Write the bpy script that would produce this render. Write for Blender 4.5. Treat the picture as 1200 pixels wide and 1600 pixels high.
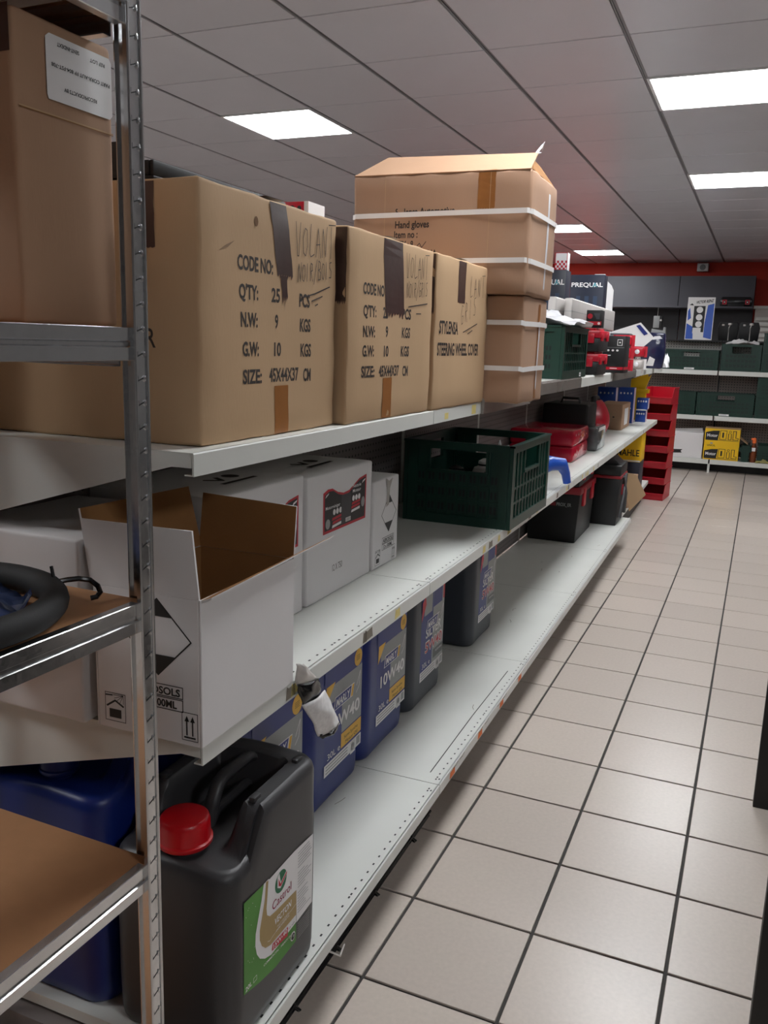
import bpy, bmesh, math, random
from mathutils import Vector, Matrix
R_ = random.Random(7)
for o in list(bpy.data.objects): bpy.data.objects.remove(o)
SC = bpy.context.scene
COL = SC.collection

# ---------------------------------------------------------------- camera
CAM_H = 1.36262
def cam_axes(yaw, pitch, roll):
    cy, sy, cp, sp, cr, sr = math.cos(yaw), math.sin(yaw), math.cos(pitch), math.sin(pitch), math.cos(roll), math.sin(roll)
    f = Vector((sy*cp, cy*cp, sp)); r = Vector((cy, -sy, 0)); u = r.cross(f)
    return cr*r+sr*u, -sr*r+cr*u, f
cr_, cu_, cf_ = cam_axes(-.4068, -.1949, .0305)
camd = bpy.data.cameras.new('camera'); cam = bpy.data.objects.new('camera', camd); COL.objects.link(cam)
camd.sensor_fit = 'VERTICAL'; camd.sensor_height = 36; camd.lens = 36*1335.542/1600; camd.clip_start = .02
cam.matrix_world = Matrix(((cr_.x, cu_.x, -cf_.x, 0), (cr_.y, cu_.y, -cf_.y, 0), (cr_.z, cu_.z, -cf_.z, CAM_H), (0, 0, 0, 1)))
SC.camera = cam

# ---------------------------------------------------------------- world, exposure, lamp strength
w = bpy.data.worlds.new('world'); SC.world = w; w.use_nodes = True
w.node_tree.nodes['Background'].inputs[0].default_value = (.8, .85, 1, 1)
w.node_tree.nodes['Background'].inputs[1].default_value = .015
SC.view_settings.view_transform = 'Standard'; SC.view_settings.look = 'None'
SC.view_settings.gamma = 1; SC.view_settings.use_curve_mapping = False
SC.view_settings.exposure = 0.40
LAMP = 26.0
LAMP_COL = (.95, .978, 1.0)

# ---------------------------------------------------------------- materials
def lin(c):
    out = []
    for x in c[:3]:
        x /= 255.0
        out.append(x/12.92 if x <= .04045 else ((x+.055)/1.055)**2.4)
    return tuple(out)+(1.0,)
MATS = {}
def mat(name, col, rough=.5, metal=0, var=0, scale=20, bump=0, bscale=200, spec=.5, stretch=(1, 1, 1), rand=0, coat=0, emit=0, trans=0, alpha=1):
    if name in MATS: return MATS[name]
    m = bpy.data.materials.new(name); m.use_nodes = True
    nt = m.node_tree; b = nt.nodes['Principled BSDF']
    c = lin(col)
    b.inputs['Base Color'].default_value = c; b.inputs['Roughness'].default_value = rough
    b.inputs['Metallic'].default_value = metal; b.inputs['Specular IOR Level'].default_value = spec
    b.inputs['Coat Weight'].default_value = coat; b.inputs['Coat Roughness'].default_value = .1
    b.inputs['Transmission Weight'].default_value = trans; b.inputs['Alpha'].default_value = alpha
    m.diffuse_color = c
    if var or bump:
        tc = nt.nodes.new('ShaderNodeTexCoord'); mp = nt.nodes.new('ShaderNodeMapping'); mp.inputs['Scale'].default_value = stretch
        nt.links.new(tc.outputs['Object'], mp.inputs[0])
    if var or rand:
        mx = nt.nodes.new('ShaderNodeHueSaturation'); mx.inputs['Color'].default_value = c
        nt.links.new(mx.outputs[0], b.inputs['Base Color'])
        src = None
        if var:
            n = nt.nodes.new('ShaderNodeTexNoise'); n.inputs['Scale'].default_value = scale; n.inputs['Detail'].default_value = 5
            nt.links.new(mp.outputs[0], n.inputs['Vector'])
            r = nt.nodes.new('ShaderNodeMapRange'); r.inputs[1].default_value = .25; r.inputs[2].default_value = .75
            r.inputs[3].default_value = 1-var; r.inputs[4].default_value = 1+var
            nt.links.new(n.outputs['Fac'], r.inputs[0]); src = r.outputs[0]
        if rand:
            oi = nt.nodes.new('ShaderNodeObjectInfo'); r2 = nt.nodes.new('ShaderNodeMapRange')
            r2.inputs[3].default_value = 1-rand; r2.inputs[4].default_value = 1+rand
            nt.links.new(oi.outputs['Random'], r2.inputs[0])
            if src:
                mu = nt.nodes.new('ShaderNodeMath'); mu.operation = 'MULTIPLY'
                nt.links.new(src, mu.inputs[0]); nt.links.new(r2.outputs[0], mu.inputs[1]); src = mu.outputs[0]
            else: src = r2.outputs[0]
        nt.links.new(src, mx.inputs['Value'])
    if bump:
        n2 = nt.nodes.new('ShaderNodeTexNoise'); n2.inputs['Scale'].default_value = bscale; n2.inputs['Detail'].default_value = 3
        nt.links.new(mp.outputs[0], n2.inputs['Vector'])
        bp = nt.nodes.new('ShaderNodeBump'); bp.inputs['Strength'].default_value = bump; bp.inputs['Distance'].default_value = .002
        nt.links.new(n2.outputs['Fac'], bp.inputs['Height']); nt.links.new(bp.outputs[0], b.inputs['Normal'])
    if emit:
        b.inputs['Emission Color'].default_value = LAMP_COL+(1,); b.inputs['Emission Strength'].default_value = emit
    MATS[name] = m
    return m
def pegboard(name, col, pitch=.025, rad=.2, axes=(1, 2)):
    m = mat(name, col, .5, 0, .06, 4)
    nt = m.node_tree; b = nt.nodes['Principled BSDF']
    tc = nt.nodes.new('ShaderNodeTexCoord'); sp = nt.nodes.new('ShaderNodeSeparateXYZ'); nt.links.new(tc.outputs['Object'], sp.inputs[0])
    ds = []
    for a in axes:
        d = nt.nodes.new('ShaderNodeMath'); d.operation = 'DIVIDE'; d.inputs[1].default_value = pitch
        f = nt.nodes.new('ShaderNodeMath'); f.operation = 'FRACT'; s = nt.nodes.new('ShaderNodeMath'); s.operation = 'SUBTRACT'; s.inputs[1].default_value = .5
        q = nt.nodes.new('ShaderNodeMath'); q.operation = 'POWER'; q.inputs[1].default_value = 2
        ab = nt.nodes.new('ShaderNodeMath'); ab.operation = 'ABSOLUTE'
        nt.links.new(sp.outputs[a], d.inputs[0]); nt.links.new(d.outputs[0], f.inputs[0]); nt.links.new(f.outputs[0], s.inputs[0])
        nt.links.new(s.outputs[0], ab.inputs[0]); nt.links.new(ab.outputs[0], q.inputs[0]); ds.append(q)
    ad = nt.nodes.new('ShaderNodeMath'); nt.links.new(ds[0].outputs[0], ad.inputs[0]); nt.links.new(ds[1].outputs[0], ad.inputs[1])
    lt = nt.nodes.new('ShaderNodeMath'); lt.operation = 'LESS_THAN'; lt.inputs[1].default_value = rad*rad
    nt.links.new(ad.outputs[0], lt.inputs[0])
    mx = nt.nodes.new('ShaderNodeMixRGB'); mx.inputs[2].default_value = (.012, .012, .013, 1)
    old = b.inputs['Base Color'].links[0].from_socket
    nt.links.new(lt.outputs[0], mx.inputs[0]); nt.links.new(old, mx.inputs[1]); nt.links.new(mx.outputs[0], b.inputs['Base Color'])
    return m
def galv():
    m = mat('galvanised_steel', (222, 224, 226), .22, 1)
    nt = m.node_tree; b = nt.nodes['Principled BSDF']
    tc = nt.nodes.new('ShaderNodeTexCoord'); v = nt.nodes.new('ShaderNodeTexVoronoi'); v.inputs['Scale'].default_value = 130
    nt.links.new(tc.outputs['Object'], v.inputs['Vector'])
    r = nt.nodes.new('ShaderNodeMapRange'); r.inputs[3].default_value = .17; r.inputs[4].default_value = .26
    nt.links.new(v.outputs['Color'], r.inputs[0]); nt.links.new(r.outputs[0], b.inputs['Roughness'])
    return m
M_CARD = mat('cardboard_tan', (188, 157, 123), .75, 0, .05, 6, .12, 260, .25, (1, 1, .25))
M_CARD2 = mat('cardboard_brown', (172, 138, 112), .75, 0, .06, 6, .15, 220, .25, (1, 1, .25))
M_CARD3 = mat('cardboard_pinkish', (172, 138, 114), .75, 0, .05, 6, .12, 260, .25, (1, 1, .25))
M_CARDIN = mat('cardboard_raw_inside', (150, 108, 68), .85, 0, .06, 12, .15, 200, .2)
M_WHITEC = mat('white_cardboard', (222, 219, 219), .6, 0, .02, 8, .06, 220, .3)
M_TAPE = mat('brown_packing_tape', (74, 56, 52), .28, 0, .12, 30, .2, 30, .5)
M_TAPE2 = mat('tan_packing_tape', (150, 98, 52), .3, 0, .08, 40, 0, 1, .4)
M_STRAP = mat('white_strapping', (232, 228, 226), .45)
M_INK = mat('black_print_ink', (52, 44, 40), .7)
M_PEN = mat('pen_ink', (50, 42, 42), .7)
M_BLACKINK = mat('label_black', (26, 26, 27), .5)
M_PAINT = mat('white_shelf_paint', (216, 217, 212), .38, 0, .025, 5, 0, 1, .5)
M_PAINTY = mat('yellowed_price_rail', (190, 182, 150), .35, 0, .06, 12)
M_RAIL = mat('clear_price_rail', (150, 142, 136), .22, .35, .1, 10)
M_STICK_Y = mat('yellow_sticker_residue', (224, 206, 130), .6, 0, .15, 60)
M_STICK_O = mat('orange_price_sticker', (226, 112, 44), .6)
M_SHELFG = mat('grey_shelf_steel', (120, 112, 110), .5, 0, .05, 5)
M_PEG = pegboard('grey_perforated_panel', (128, 120, 118), .025, .17, (1, 2))
M_PEGW = pegboard('white_perforated_panel', (205, 202, 196), .03, .2, (0, 2))
M_PEGB = pegboard('brown_perforated_panel', (140, 128, 122), .03, .2, (0, 2))
M_GALV = galv()
M_SLOT = mat('dark_slot', (38, 38, 40), .6)
M_CHIP = mat('hardboard', (176, 130, 92), .55, 0, .05, 30, .05, 300, .35)
M_BLKP = mat('black_plastic', (56, 55, 57), .42, 0, .03, 10, .12, 700, .5)
M_BLK = mat('matte_black', (13, 13, 15), .5)
M_BLKG = mat('gloss_black', (18, 18, 20), .2)
M_REDCAP = mat('red_cap_plastic', (206, 12, 26), .35)
M_BLUEP = mat('navy_blue_plastic', (16, 38, 112), .4, 0, .03, 8)
M_GREYP = mat('slate_grey_plastic', (58, 62, 70), .45, 0, .03, 8)
M_CRATE = mat('dark_green_plastic', (12, 50, 40), .38, 0, .08, 10)
M_RED = mat('red_plastic', (190, 16, 42), .35)
M_REDBIN = mat('crimson_bin_plastic', (186, 10, 38), .38)
M_YEL = mat('yellow_card', (238, 190, 14), .5)
M_BLUEB = mat('bright_blue', (36, 84, 184), .35)
M_BLUEC = mat('royal_blue_card', (22, 66, 150), .5)
M_WHITE = mat('white_print', (232, 230, 230), .5)
M_PLAST = mat('clear_wrap_plastic', (236, 236, 240), .18, 0, 0, 1, .35, 40, .6)
M_SILV = mat('brushed_aluminium', (205, 200, 196), .45, .4, .03, 20)
M_GREYL = mat('label_grey', (150, 152, 152), .5)
M_BLUEL = mat('label_blue', (20, 38, 116), .45)
M_REDL = mat('label_red', (186, 28, 46), .5)
M_YELL = mat('label_amber', (226, 176, 60), .5)
M_GREENL = mat('label_green', (70, 140, 44), .45, 0, .2, 9)
M_GREEND = mat('logo_green', (12, 104, 66), .5)
M_GOLD = mat('label_gold', (164, 138, 84), .45)
M_MAROON = mat('label_maroon', (150, 24, 66), .5)
M_DARKBLUE = mat('dark_navy_card', (24, 30, 48), .4)
M_TEAL = mat('teal_print', (70, 150, 165), .5)
M_TILE = mat('beige_porcelain_tile', (197, 185, 175), .28, 0, .05, 90, .05, 600, .5, (1, 1, 1), .055)
M_GROUT = mat('dark_grout', (62, 59, 57), .85, 0, .2, 60)
M_CEIL = mat('satin_grey_ceiling_tile', (202, 202, 210), .31, .12, .03, 3, 0, 1, .5, (1, 1, 1), .03)
M_CEILBAR = mat('grey_ceiling_runner', (128, 126, 130), .4, .3)
M_CEILGAP = mat('dark_ceiling_void', (60, 58, 60), .8)
M_FRAME = mat('white_lamp_frame', (225, 225, 225), .4)
M_LAMP = mat('lamp_diffuser', (240, 238, 232), .5, emit=LAMP)
M_WALLR = mat('red_wall_paint', (206, 52, 32), .6, 0, .03, 2)
M_WALLW = mat('pale_wall_paint', (205, 200, 196), .7, 0, .03, 2)
M_WALLG = mat('grey_wall_paint', (120, 118, 116), .7, 0, .03, 2)
M_WALLD = mat('charcoal_panel', (74, 73, 80), .5, 0, .03, 3)
M_RUBBER = mat('black_foam_rubber', (38, 38, 39), .75, 0, .05, 40, .1, 500)
M_GLASSY = mat('blue_tinted_film', (52, 66, 104), .12, 0, .5, 14, .6, 20)
M_STAIN = mat('dirt_scuff', (132, 124, 112), .8)
M_OLIVE = mat('olive_bag', (140, 132, 70), .5, 0, .3, 30)
M_BROWNB = mat('amber_bottle_liquid', (120, 60, 30), .2)
M_ORANGE = mat('orange_cap', (240, 110, 50), .4)

# ---------------------------------------------------------------- object helpers
def link(o, parent=None):
    COL.objects.link(o)
    if parent is not None: o.parent = parent
    return o
def tag(o, label=None, cat=None, group=None, kind=None):
    if label: o['label'] = label
    if cat: o['category'] = cat
    if group: o['group'] = group
    if kind: o['kind'] = kind
    return o
TH = .0153
CT, ST = math.cos(TH), math.sin(TH)
def G(u, v, z): return Vector((u*CT-v*ST, u*ST+v*CT, z))      # gondola frame: u across, v along the aisle
def thing(name, label, cat, loc, rz=0, group=None, rx=0, ry=0):
    o = bpy.data.objects.new(name, None); link(o); o.location = loc; o.rotation_euler = (rx, ry, rz); o.empty_display_size = .05
    return tag(o, label, cat, group)
def gthing(name, label, cat, u, v, z, rz=0, group=None): return thing(name, label, cat, G(u, v, z), TH+rz, group)
class MB:
    def __init__(s): s.v = []; s.f = []; s.m = []; s.smooth = False
    def add(s, verts, faces, m=0):
        b = len(s.v); s.v += [tuple(p) for p in verts]
        s.f += [tuple(i+b for i in f) for f in faces]; s.m += [m]*len(faces); return s
    def box(s, x0, x1, y0, y1, z0, z1, m=0):
        v = [(x, y, z) for z in (z0, z1) for y in (y0, y1) for x in (x0, x1)]
        return s.add(v, [(0, 2, 3, 1), (4, 5, 7, 6), (0, 1, 5, 4), (2, 6, 7, 3), (0, 4, 6, 2), (1, 3, 7, 5)], m)
    def prism(s, pts, axis, a0, a1, m=0):
        n = len(pts)
        def P(p, a): return {'x': (a, p[0], p[1]), 'y': (p[0], a, p[1]), 'z': (p[0], p[1], a)}[axis]
        v = [P(p, a0) for p in pts]+[P(p, a1) for p in pts]
        f = [tuple(range(n))[::-1], tuple(range(n, 2*n))]+[(i, (i+1) % n, n+(i+1) % n, n+i) for i in range(n)]
        return s.add(v, f, m)
    def tube(s, pts, r, seg=8, m=0, close=False, flat=1.0):
        pts = [Vector(p) for p in pts]; n = len(pts); v = []; up = Vector((0, 0, 1))
        for i, p in enumerate(pts):
            a = pts[(i-1) % n] if (close or i > 0) else p; b = pts[(i+1) % n] if (close or i < n-1) else p
            d = (b-a).normalized(); s1 = d.cross(up)
            if s1.length < .05: s1 = d.cross(Vector((1, 0, 0)))
            s1.normalize(); s2 = s1.cross(d)
            rr = r[i] if isinstance(r, (list, tuple)) else r
            for k in range(seg):
                t = 2*math.pi*k/seg; v.append(p+s1*math.cos(t)*rr*flat+s2*math.sin(t)*rr)
        f = []
        for i in range(n if close else n-1):
            j = (i+1) % n
            for k in range(seg): f.append((i*seg+k, i*seg+(k+1) % seg, j*seg+(k+1) % seg, j*seg+k))
        if not close: f += [tuple(range(seg))[::-1], tuple((n-1)*seg+k for k in range(seg))]
        return s.add(v, f, m)
    def lathe(s, prof, seg=24, c=(0, 0, 0), m=0):
        v = []; n = len(prof)
        for (r, z) in prof:
            for k in range(seg):
                t = 2*math.pi*k/seg; v.append((c[0]+r*math.cos(t), c[1]+r*math.sin(t), c[2]+z))
        f = [(i*seg+k, i*seg+(k+1) % seg, (i+1)*seg+(k+1) % seg, (i+1)*seg+k) for i in range(n-1) for k in range(seg)]
        f += [tuple(range(seg))[::-1], tuple((n-1)*seg+k for k in range(seg))]
        return s.add(v, f, m)
    def mesh(s, name, mats, smooth=None, bevel=0, bseg=2):
        me = bpy.data.meshes.new(name); me.from_pydata(s.v, [], s.f)
        for mt in (mats if isinstance(mats, (list, tuple)) else [mats]): me.materials.append(mt)
        me.polygons.foreach_set('material_index', s.m)
        bm = bmesh.new(); bm.from_mesh(me); bmesh.ops.recalc_face_normals(bm, faces=bm.faces)
        if bevel:
            es = [e for e in bm.edges if len(e.link_faces) == 2 and e.calc_face_angle(0) > .6]
            bmesh.ops.bevel(bm, geom=es, offset=bevel, segments=bseg, profile=.5, affect='EDGES', clamp_overlap=True)
        bm.to_mesh(me); bm.free()
        if smooth or (bevel and smooth is None):
            me.polygons.foreach_set('use_smooth', [True]*len(me.polygons))
            try: me.set_sharp_from_angle(angle=math.radians(40))
            except Exception: pass
        me.update(); return me
    def build(s, name, mats, parent=None, loc=None, rot=None, **k):
        o = bpy.data.objects.new(name, s.mesh(name, mats, **k)); link(o, parent)
        if loc is not None: o.location = loc
        if rot is not None: o.rotation_euler = rot
        return o
def inst(name, me, parent=None, loc=(0, 0, 0), rot=(0, 0, 0)):
    o = bpy.data.objects.new(name, me); link(o, parent); o.location = loc; o.rotation_euler = rot; return o
def box(name, m, parent, x0, x1, y0, y1, z0, z1, bevel=0, **k):
    return MB().box(x0, x1, y0, y1, z0, z1).build(name, m, parent, bevel=bevel, **k)

# text baked to flat meshes
TCACHE = {}
def text_mesh(s, bold):
    key = (s, bold)
    if key in TCACHE: return TCACHE[key]
    cu = bpy.data.curves.new('txt', 'FONT'); cu.body = s; cu.size = 1; cu.offset = bold; cu.resolution_u = 3
    o = bpy.data.objects.new('txt', cu); COL.objects.link(o)
    dg = bpy.context.evaluated_depsgraph_get(); dg.update()
    me = bpy.data.meshes.new_from_object(o.evaluated_get(dg))
    V = [(v.co.x, v.co.y) for v in me.vertices]; F = [tuple(p.vertices) for p in me.polygons]
    bpy.data.objects.remove(o); bpy.data.curves.remove(cu); bpy.data.meshes.remove(me)
    TCACHE[key] = (V, F); return V, F
class Print:
    """flat print laid on a surface: polygons, strokes and text in (s, t) metres"""
    def __init__(s): s.v = []; s.f = []; s.m = []; s.mats = []
    def mi(s, m):
        if m not in s.mats: s.mats.append(m)
        return s.mats.index(m)
    def poly(s, pts, m, layer=0):
        b = len(s.v); s.v += [(p[0], p[1], layer) for p in pts]; s.f.append(tuple(range(b, b+len(pts)))); s.m.append(s.mi(m)); return s
    def rect(s, x0, y0, x1, y1, m, layer=0): return s.poly([(x0, y0), (x1, y0), (x1, y1), (x0, y1)], m, layer)
    def frame(s, x0, y0, x1, y1, wd, m, layer=0):
        s.rect(x0, y0, x1, y0+wd, m, layer); s.rect(x0, y1-wd, x1, y1, m, layer); s.rect(x0, y0+wd, x0+wd, y1-wd, m, layer); s.rect(x1-wd, y0+wd, x1, y1-wd, m, layer); return s
    def disc(s, x, y, r, m, layer=0, ry=None, n=24):
        ry = ry or r; return s.poly([(x+r*math.cos(2*math.pi*k/n), y+ry*math.sin(2*math.pi*k/n)) for k in range(n)], m, layer)
    def stroke(s, pts, wd, m, layer=0):
        for a, b in zip(pts[:-1], pts[1:]):
            a = Vector(a); b = Vector(b); d = (b-a)
            if d.length < 1e-6: continue
            d.normalize(); n = Vector((-d.y, d.x))*wd/2; e = d*wd*.3
            s.poly([a-n-e, b-n+e, b+n+e, a+n-e], m, layer)
        return s
    def text(s, st, x, y, h, m, layer=0, wd=None, bold=.0, slope=0, slant=0, flip=False):
        V, F = text_mesh(st, bold)
        if not V: return s
        x0 = min(p[0] for p in V); x1 = max(p[0] for p in V)
        k = h/.69; kx = k if wd is None else wd/(x1-x0)
        b = len(s.v); mi = s.mi(m)
        for p in V:
            px, py = (p[0]-x0)*kx, p[1]*k
            px += slant*py
            if flip: px, py = -px, -py
            s.v.append((x+px, y+py+slope*px, layer))
        for f in F: s.f.append(tuple(i+b for i in f)); s.m.append(mi)
        return s
    def build(s, name, parent, o, sx=(0, 1, 0), tx=(0, 0, 1), n=(1, 0, 0), lift=.0004, disp=None):
        o = Vector(o); sx = Vector(sx); tx = Vector(tx); n = Vector(n)
        V = []
        for (a, b, l) in s.v:
            d = disp(a, b) if disp else 0
            V.append(o+sx*a+tx*b+n*(lift+l*.0003+d))
        me = bpy.data.meshes.new(name); me.from_pydata([tuple(v) for v in V], [], s.f)
        for mt in s.mats: me.materials.append(mt)
        me.polygons.foreach_set('material_index', s.m)
        # make every face look outwards
        bm = bmesh.new(); bm.from_mesh(me)
        for f in bm.faces:
            f.normal_update()
            if f.normal.dot(n) < 0: f.normal_flip()
        bm.to_mesh(me); bm.free()
        ob = bpy.data.objects.new(name, me); link(ob, parent)
        if name not in ('tape', 'top_tape'): ob['kind'] = 'stuff'
        return ob
FA = dict(sx=(0, 1, 0), tx=(0, 0, 1), n=(1, 0, 0))       # face towards the aisle
FN = dict(sx=(1, 0, 0), tx=(0, 0, 1), n=(0, -1, 0))      # face towards the camera end

# ---------------------------------------------------------------- room shell
X0, X1, Y0, Y1, ZC = -6.053, 4.147, -3.32, 13.45, 2.6323
T = .303; FX0, FY0 = -2.1911*T, 4.9524*T
floor = tag(MB().box(X0, X1, Y0, Y1, -.12, -.006).build('floor', M_GROUT), kind='structure')
J = .0078
tile_me = MB().box(J/2, T-J/2, J/2, T-J/2, -.006, 0).mesh('floor_tile', M_TILE, bevel=.0012, bseg=1)
rest = MB(); ntile = 0
i0 = math.floor((X0-FX0)/T)+1; i1 = math.floor((X1-FX0)/T)-1; j0 = math.floor((Y0-FY0)/T)+1; j1 = math.floor((Y1-FY0)/T)-1
for i in range(i0, i1+1):
    for j in range(j0, j1+1):
        x, y = FX0+i*T, FY0+j*T
        if -2 <= i <= 4 and -2 <= j <= 30:
            o = inst('floor_tile', tile_me, floor, (x, y, 0)); ntile += 1
        else: rest.box(x+J/2, x+T-J/2, y+J/2, y+T-J/2, -.006, 0)
tag(rest.build('outer_floor_tiles', M_TILE, floor), kind='stuff')
CS = .6; CX0, CY0 = -3.053, 3.2804
ceil = tag(MB().box(X0, X1, Y0, Y1, ZC+.05, ZC+.12).build('ceiling', M_CEILGAP), kind='structure')
LIGHTS = [(-3.053, 4.4804), (-.653, 4.4804), (-.653, 6.8804), (-2.453, 9.2804), (-2.453, 11.6804),
          (-.653, 2.0804), (-3.053, 2.0804), (-3.053, -.3196), (1.747, -.3196), (1.747, 6.8804)]  # unseen lamps; the one behind the camera added to brighten the near end
lset = {(round((x-CX0)/CS), round((y-CY0)/CS)) for x, y in LIGHTS}
ct_me = MB().box(.011, CS-.011, .004, CS-.004, 0, .012).mesh('ceiling_tile', M_CEIL, bevel=.002, bseg=1)
crest = MB()
for i in range(-5, 12):
    for j in range(-11, 17):
        if (i, j) in lset: continue
        x, y = CX0+i*CS, CY0+j*CS
        if x+CS > X1+.01 or y+CS > Y1+.05: continue
        if -2 <= i <= 7 and -1 <= j <= 16: inst('ceiling_tile', ct_me, ceil, (x, y, ZC))
        else: crest.box(x+.009, x+CS-.009, y+.0025, y+CS-.0025, ZC, ZC+.012)
tag(crest.build('outer_ceiling_tiles', M_CEIL, ceil), kind='stuff')
run_me = MB().prism([(-.009, .004), (-.009, .03), (.009, .03), (.009, .004), (.004, .004), (.003, .009), (-.003, .009), (-.004, .004)], 'y', Y0, Y1).mesh('ceiling_runner', M_CEILBAR)
for i in range(-5, 13): inst('ceiling_runner', run_me, ceil, (CX0+i*CS, 0, ZC))
lf = MB()
for a in ((.004, .02, .004, .596), (.58, .596, .004, .596), (.02, .58, .004, .02), (.02, .58, .58, .596)): lf.box(a[0], a[1], a[2], a[3], -.006, .02)
lf_me = lf.mesh('lamp_frame', M_FRAME); ld_me = MB().box(.02, .58, .02, .58, .0, .012).mesh('diffuser', M_LAMP)
LL = ['square ceiling light panel above the tan cartons at the left', 'large ceiling light panel nearest at the upper right', 'second ceiling light panel along the right edge of the picture',
      'narrow-looking ceiling light panel just right of the strapped carton', 'farthest ceiling light panel before the red wall',
      'ceiling light panel right above the tan cartons, outside the picture', 'ceiling light panel behind the tan cartons, hidden from view', 'ceiling light panel behind the galvanised rack, hidden from view', 'ceiling light panel behind the photographer, outside the picture', 'ceiling light panel beyond the right edge of the picture']
for k, (x, y) in enumerate(LIGHTS):
    t = thing('ceiling_light', LL[k], 'ceiling light', (x, y, ZC), 0, 'recessed ceiling light panels')
    inst('lamp_frame', lf_me, t); inst('diffuser', ld_me, t)
wall = tag(MB().box(X0, X1, Y1, Y1+.1, 0, ZC+.05).build('wall_back', M_WALLR), kind='structure')
tag(MB().box(X0-.1, X0, Y0, Y1, 0, ZC+.05).build('wall_left', M_WALLW), kind='structure')
tag(MB().box(X1, X1+.1, Y0, Y1, 0, ZC+.05).build('wall_right', M_WALLG), kind='structure')
tag(MB().box(X0, X1, Y0-.1, Y0, 0, ZC+.05).build('wall_front', M_WALLG), kind='structure')

# ---------------------------------------------------------------- gondola shelving along the aisle
UB = -1.187
gon = gthing('gondola_shelving', 'long white metal gondola shelving with three levels running down the left of the aisle', 'shelving', 0, 0, 0)
BAYS = [1.01, 2.035, 3.05, 4.063, 5.07, 6.2, 7.2, 8.15]
ZB, ZM = .193, .755
def ztop(k): return 1.2007 if k < 2 else 1.236
def shelf(parent, v0, v1, uf, z, lip=.034, m=None, ub=UB, end=False):
    m = m or M_PAINT
    b = MB()
    b.box(ub, uf-.004, v0, v1, z-.004, z)
    b.prism([(uf-.006, z), (uf-.0015, z), (uf, z-.002), (uf, z-lip), (uf-.016, z-lip), (uf-.016, z-lip+.002), (uf-.003, z-lip+.002), (uf-.003, z-.006), (uf-.006, z-.006)], 'y', v0, v1)
    b.box(ub, uf-.004, v0, v0+.002, z-.022, z-.004); b.box(ub, uf-.004, v1-.002, v1, z-.022, z-.004)
    return b.build('shelf', m, parent)
def holes(sh, v0, v1, uf, z, off=.02):
    p = Print(); n = int((v1-v0-.04)/.033); k0 = n//2
    for i in range(n+1):
        v = v0+.02+i*.033
        p.rect(v, -off-.002, v+.0075, -off+.002, M_SLOT)
        if i in (0, n, k0): p.rect(v+.012, -off-.002, v+.0195, -off+.002, M_SLOT)
        if i in (0, n): p.rect(v+.004, -off+.006, v+.0115, -off+.010, M_SLOT)
    p.build('punched_slots', sh, (uf, 0, z), (0, 1, 0), (1, 0, 0), (0, 0, 1))
rr = random.Random(3)
for k in range(7):
    v0, v1 = BAYS[k]+.0015, BAYS[k+1]-.0015
    zt = ztop(k)
    # back panels, three rows
    for z0, z1 in ((.2, .74), (.742, 1.19), (1.192, 1.40)):
        box('back_panel', M_PEG, gon, UB-.012, UB-.002, v0+.012, v1-.012, z0, z1)
    sm = shelf(gon, v0, v1, -.704, ZM)
    st = shelf(gon, v0, v1, -.713, zt, .034)
    uf = -.652 if k < 5 else -.735
    sb = shelf(gon, v0, v1, uf, ZB, .03)
    if k < 5: holes(sb, v0, v1, uf, ZB)
    if k < 6: holes(sm, v0, v1, -.704, ZM)
    # yellowed sticker remains and scuffs on the lips
    p = Print()
    for q in range(5 if k < 4 else 2):
        v = rr.uniform(v0+.05, v1-.1); l = rr.uniform(.02, .05)
        p.poly([(v, -.03), (v+l, -.031+rr.uniform(0, .006)), (v+l*.9, -.006), (v+l*.3, -.009), (v+.004, -.004)], M_STICK_Y if rr.random() < .6 else M_STAIN)
    p.build('sticker_remains', sm, (-.704, 0, ZM), **FA)
    if k == 1:
        p = Print(); p.rect(2.12, -.028, 2.15, -.012, M_STICK_Y); p.rect(2.36, -.03, 2.4, -.004, M_STICK_Y)
        p.build('sticker_remains', st, (-.713, 0, zt), **FA)
        rail = MB().prism([(-.712, 1.168), (-.704, 1.166), (-.703, 1.205), (-.709, 1.212), (-.712, 1.212)], 'y', 2.45, v1).build('price_rail', M_RAIL, st)
        p = Print()
        for v in (2.12, 2.395, 2.65, 2.905): p.poly([(v, -.027), (v+.05, -.027), (v+.046, -.006), (v+.004, -.008)], M_STICK_O)
        for v in (2.15, 2.21, 2.40, 2.47, 2.62, 2.69, 2.88): p.stroke([(v, -.006), (v+.03, -.008), (v+.045, -.004)], .002, M_BLACKINK)
        p.build('price_stickers', sb, (uf, 0, ZB), **FA)
        p = Print(); p.stroke([(2.09, -.047), (2.5, -.05), (2.93, -.046)], .003, M_BLACKINK)
        p.build('pen_line', sb, (uf, 0, ZB), (0, 1, 0), (1, 0, 0), (0, 0, 1))
    if k >= 2:
        MB().prism([(-.712, zt-.046), (-.704, zt-.048), (-.703, zt-.006), (-.709, zt+.002), (-.712, zt+.002)], 'y', v0, v1).build('price_rail', M_RAIL if k in (2, 4) else M_PAINT, st)
    p = Print()
    for q in range(4):
        v = rr.uniform(v0+.1, v1-.1); u = rr.uniform(-.35, -.06); p.stroke([(v, u), (v+rr.uniform(.01, .03), u+rr.uniform(-.01, .01)), (v+rr.uniform(.02, .05), u+rr.uniform(-.012, .012))], .0018, M_STAIN)
    p.build('scuffs', sb, (uf, 0, ZB), (0, 1, 0), (1, 0, 0), (0, 0, 1))
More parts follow.
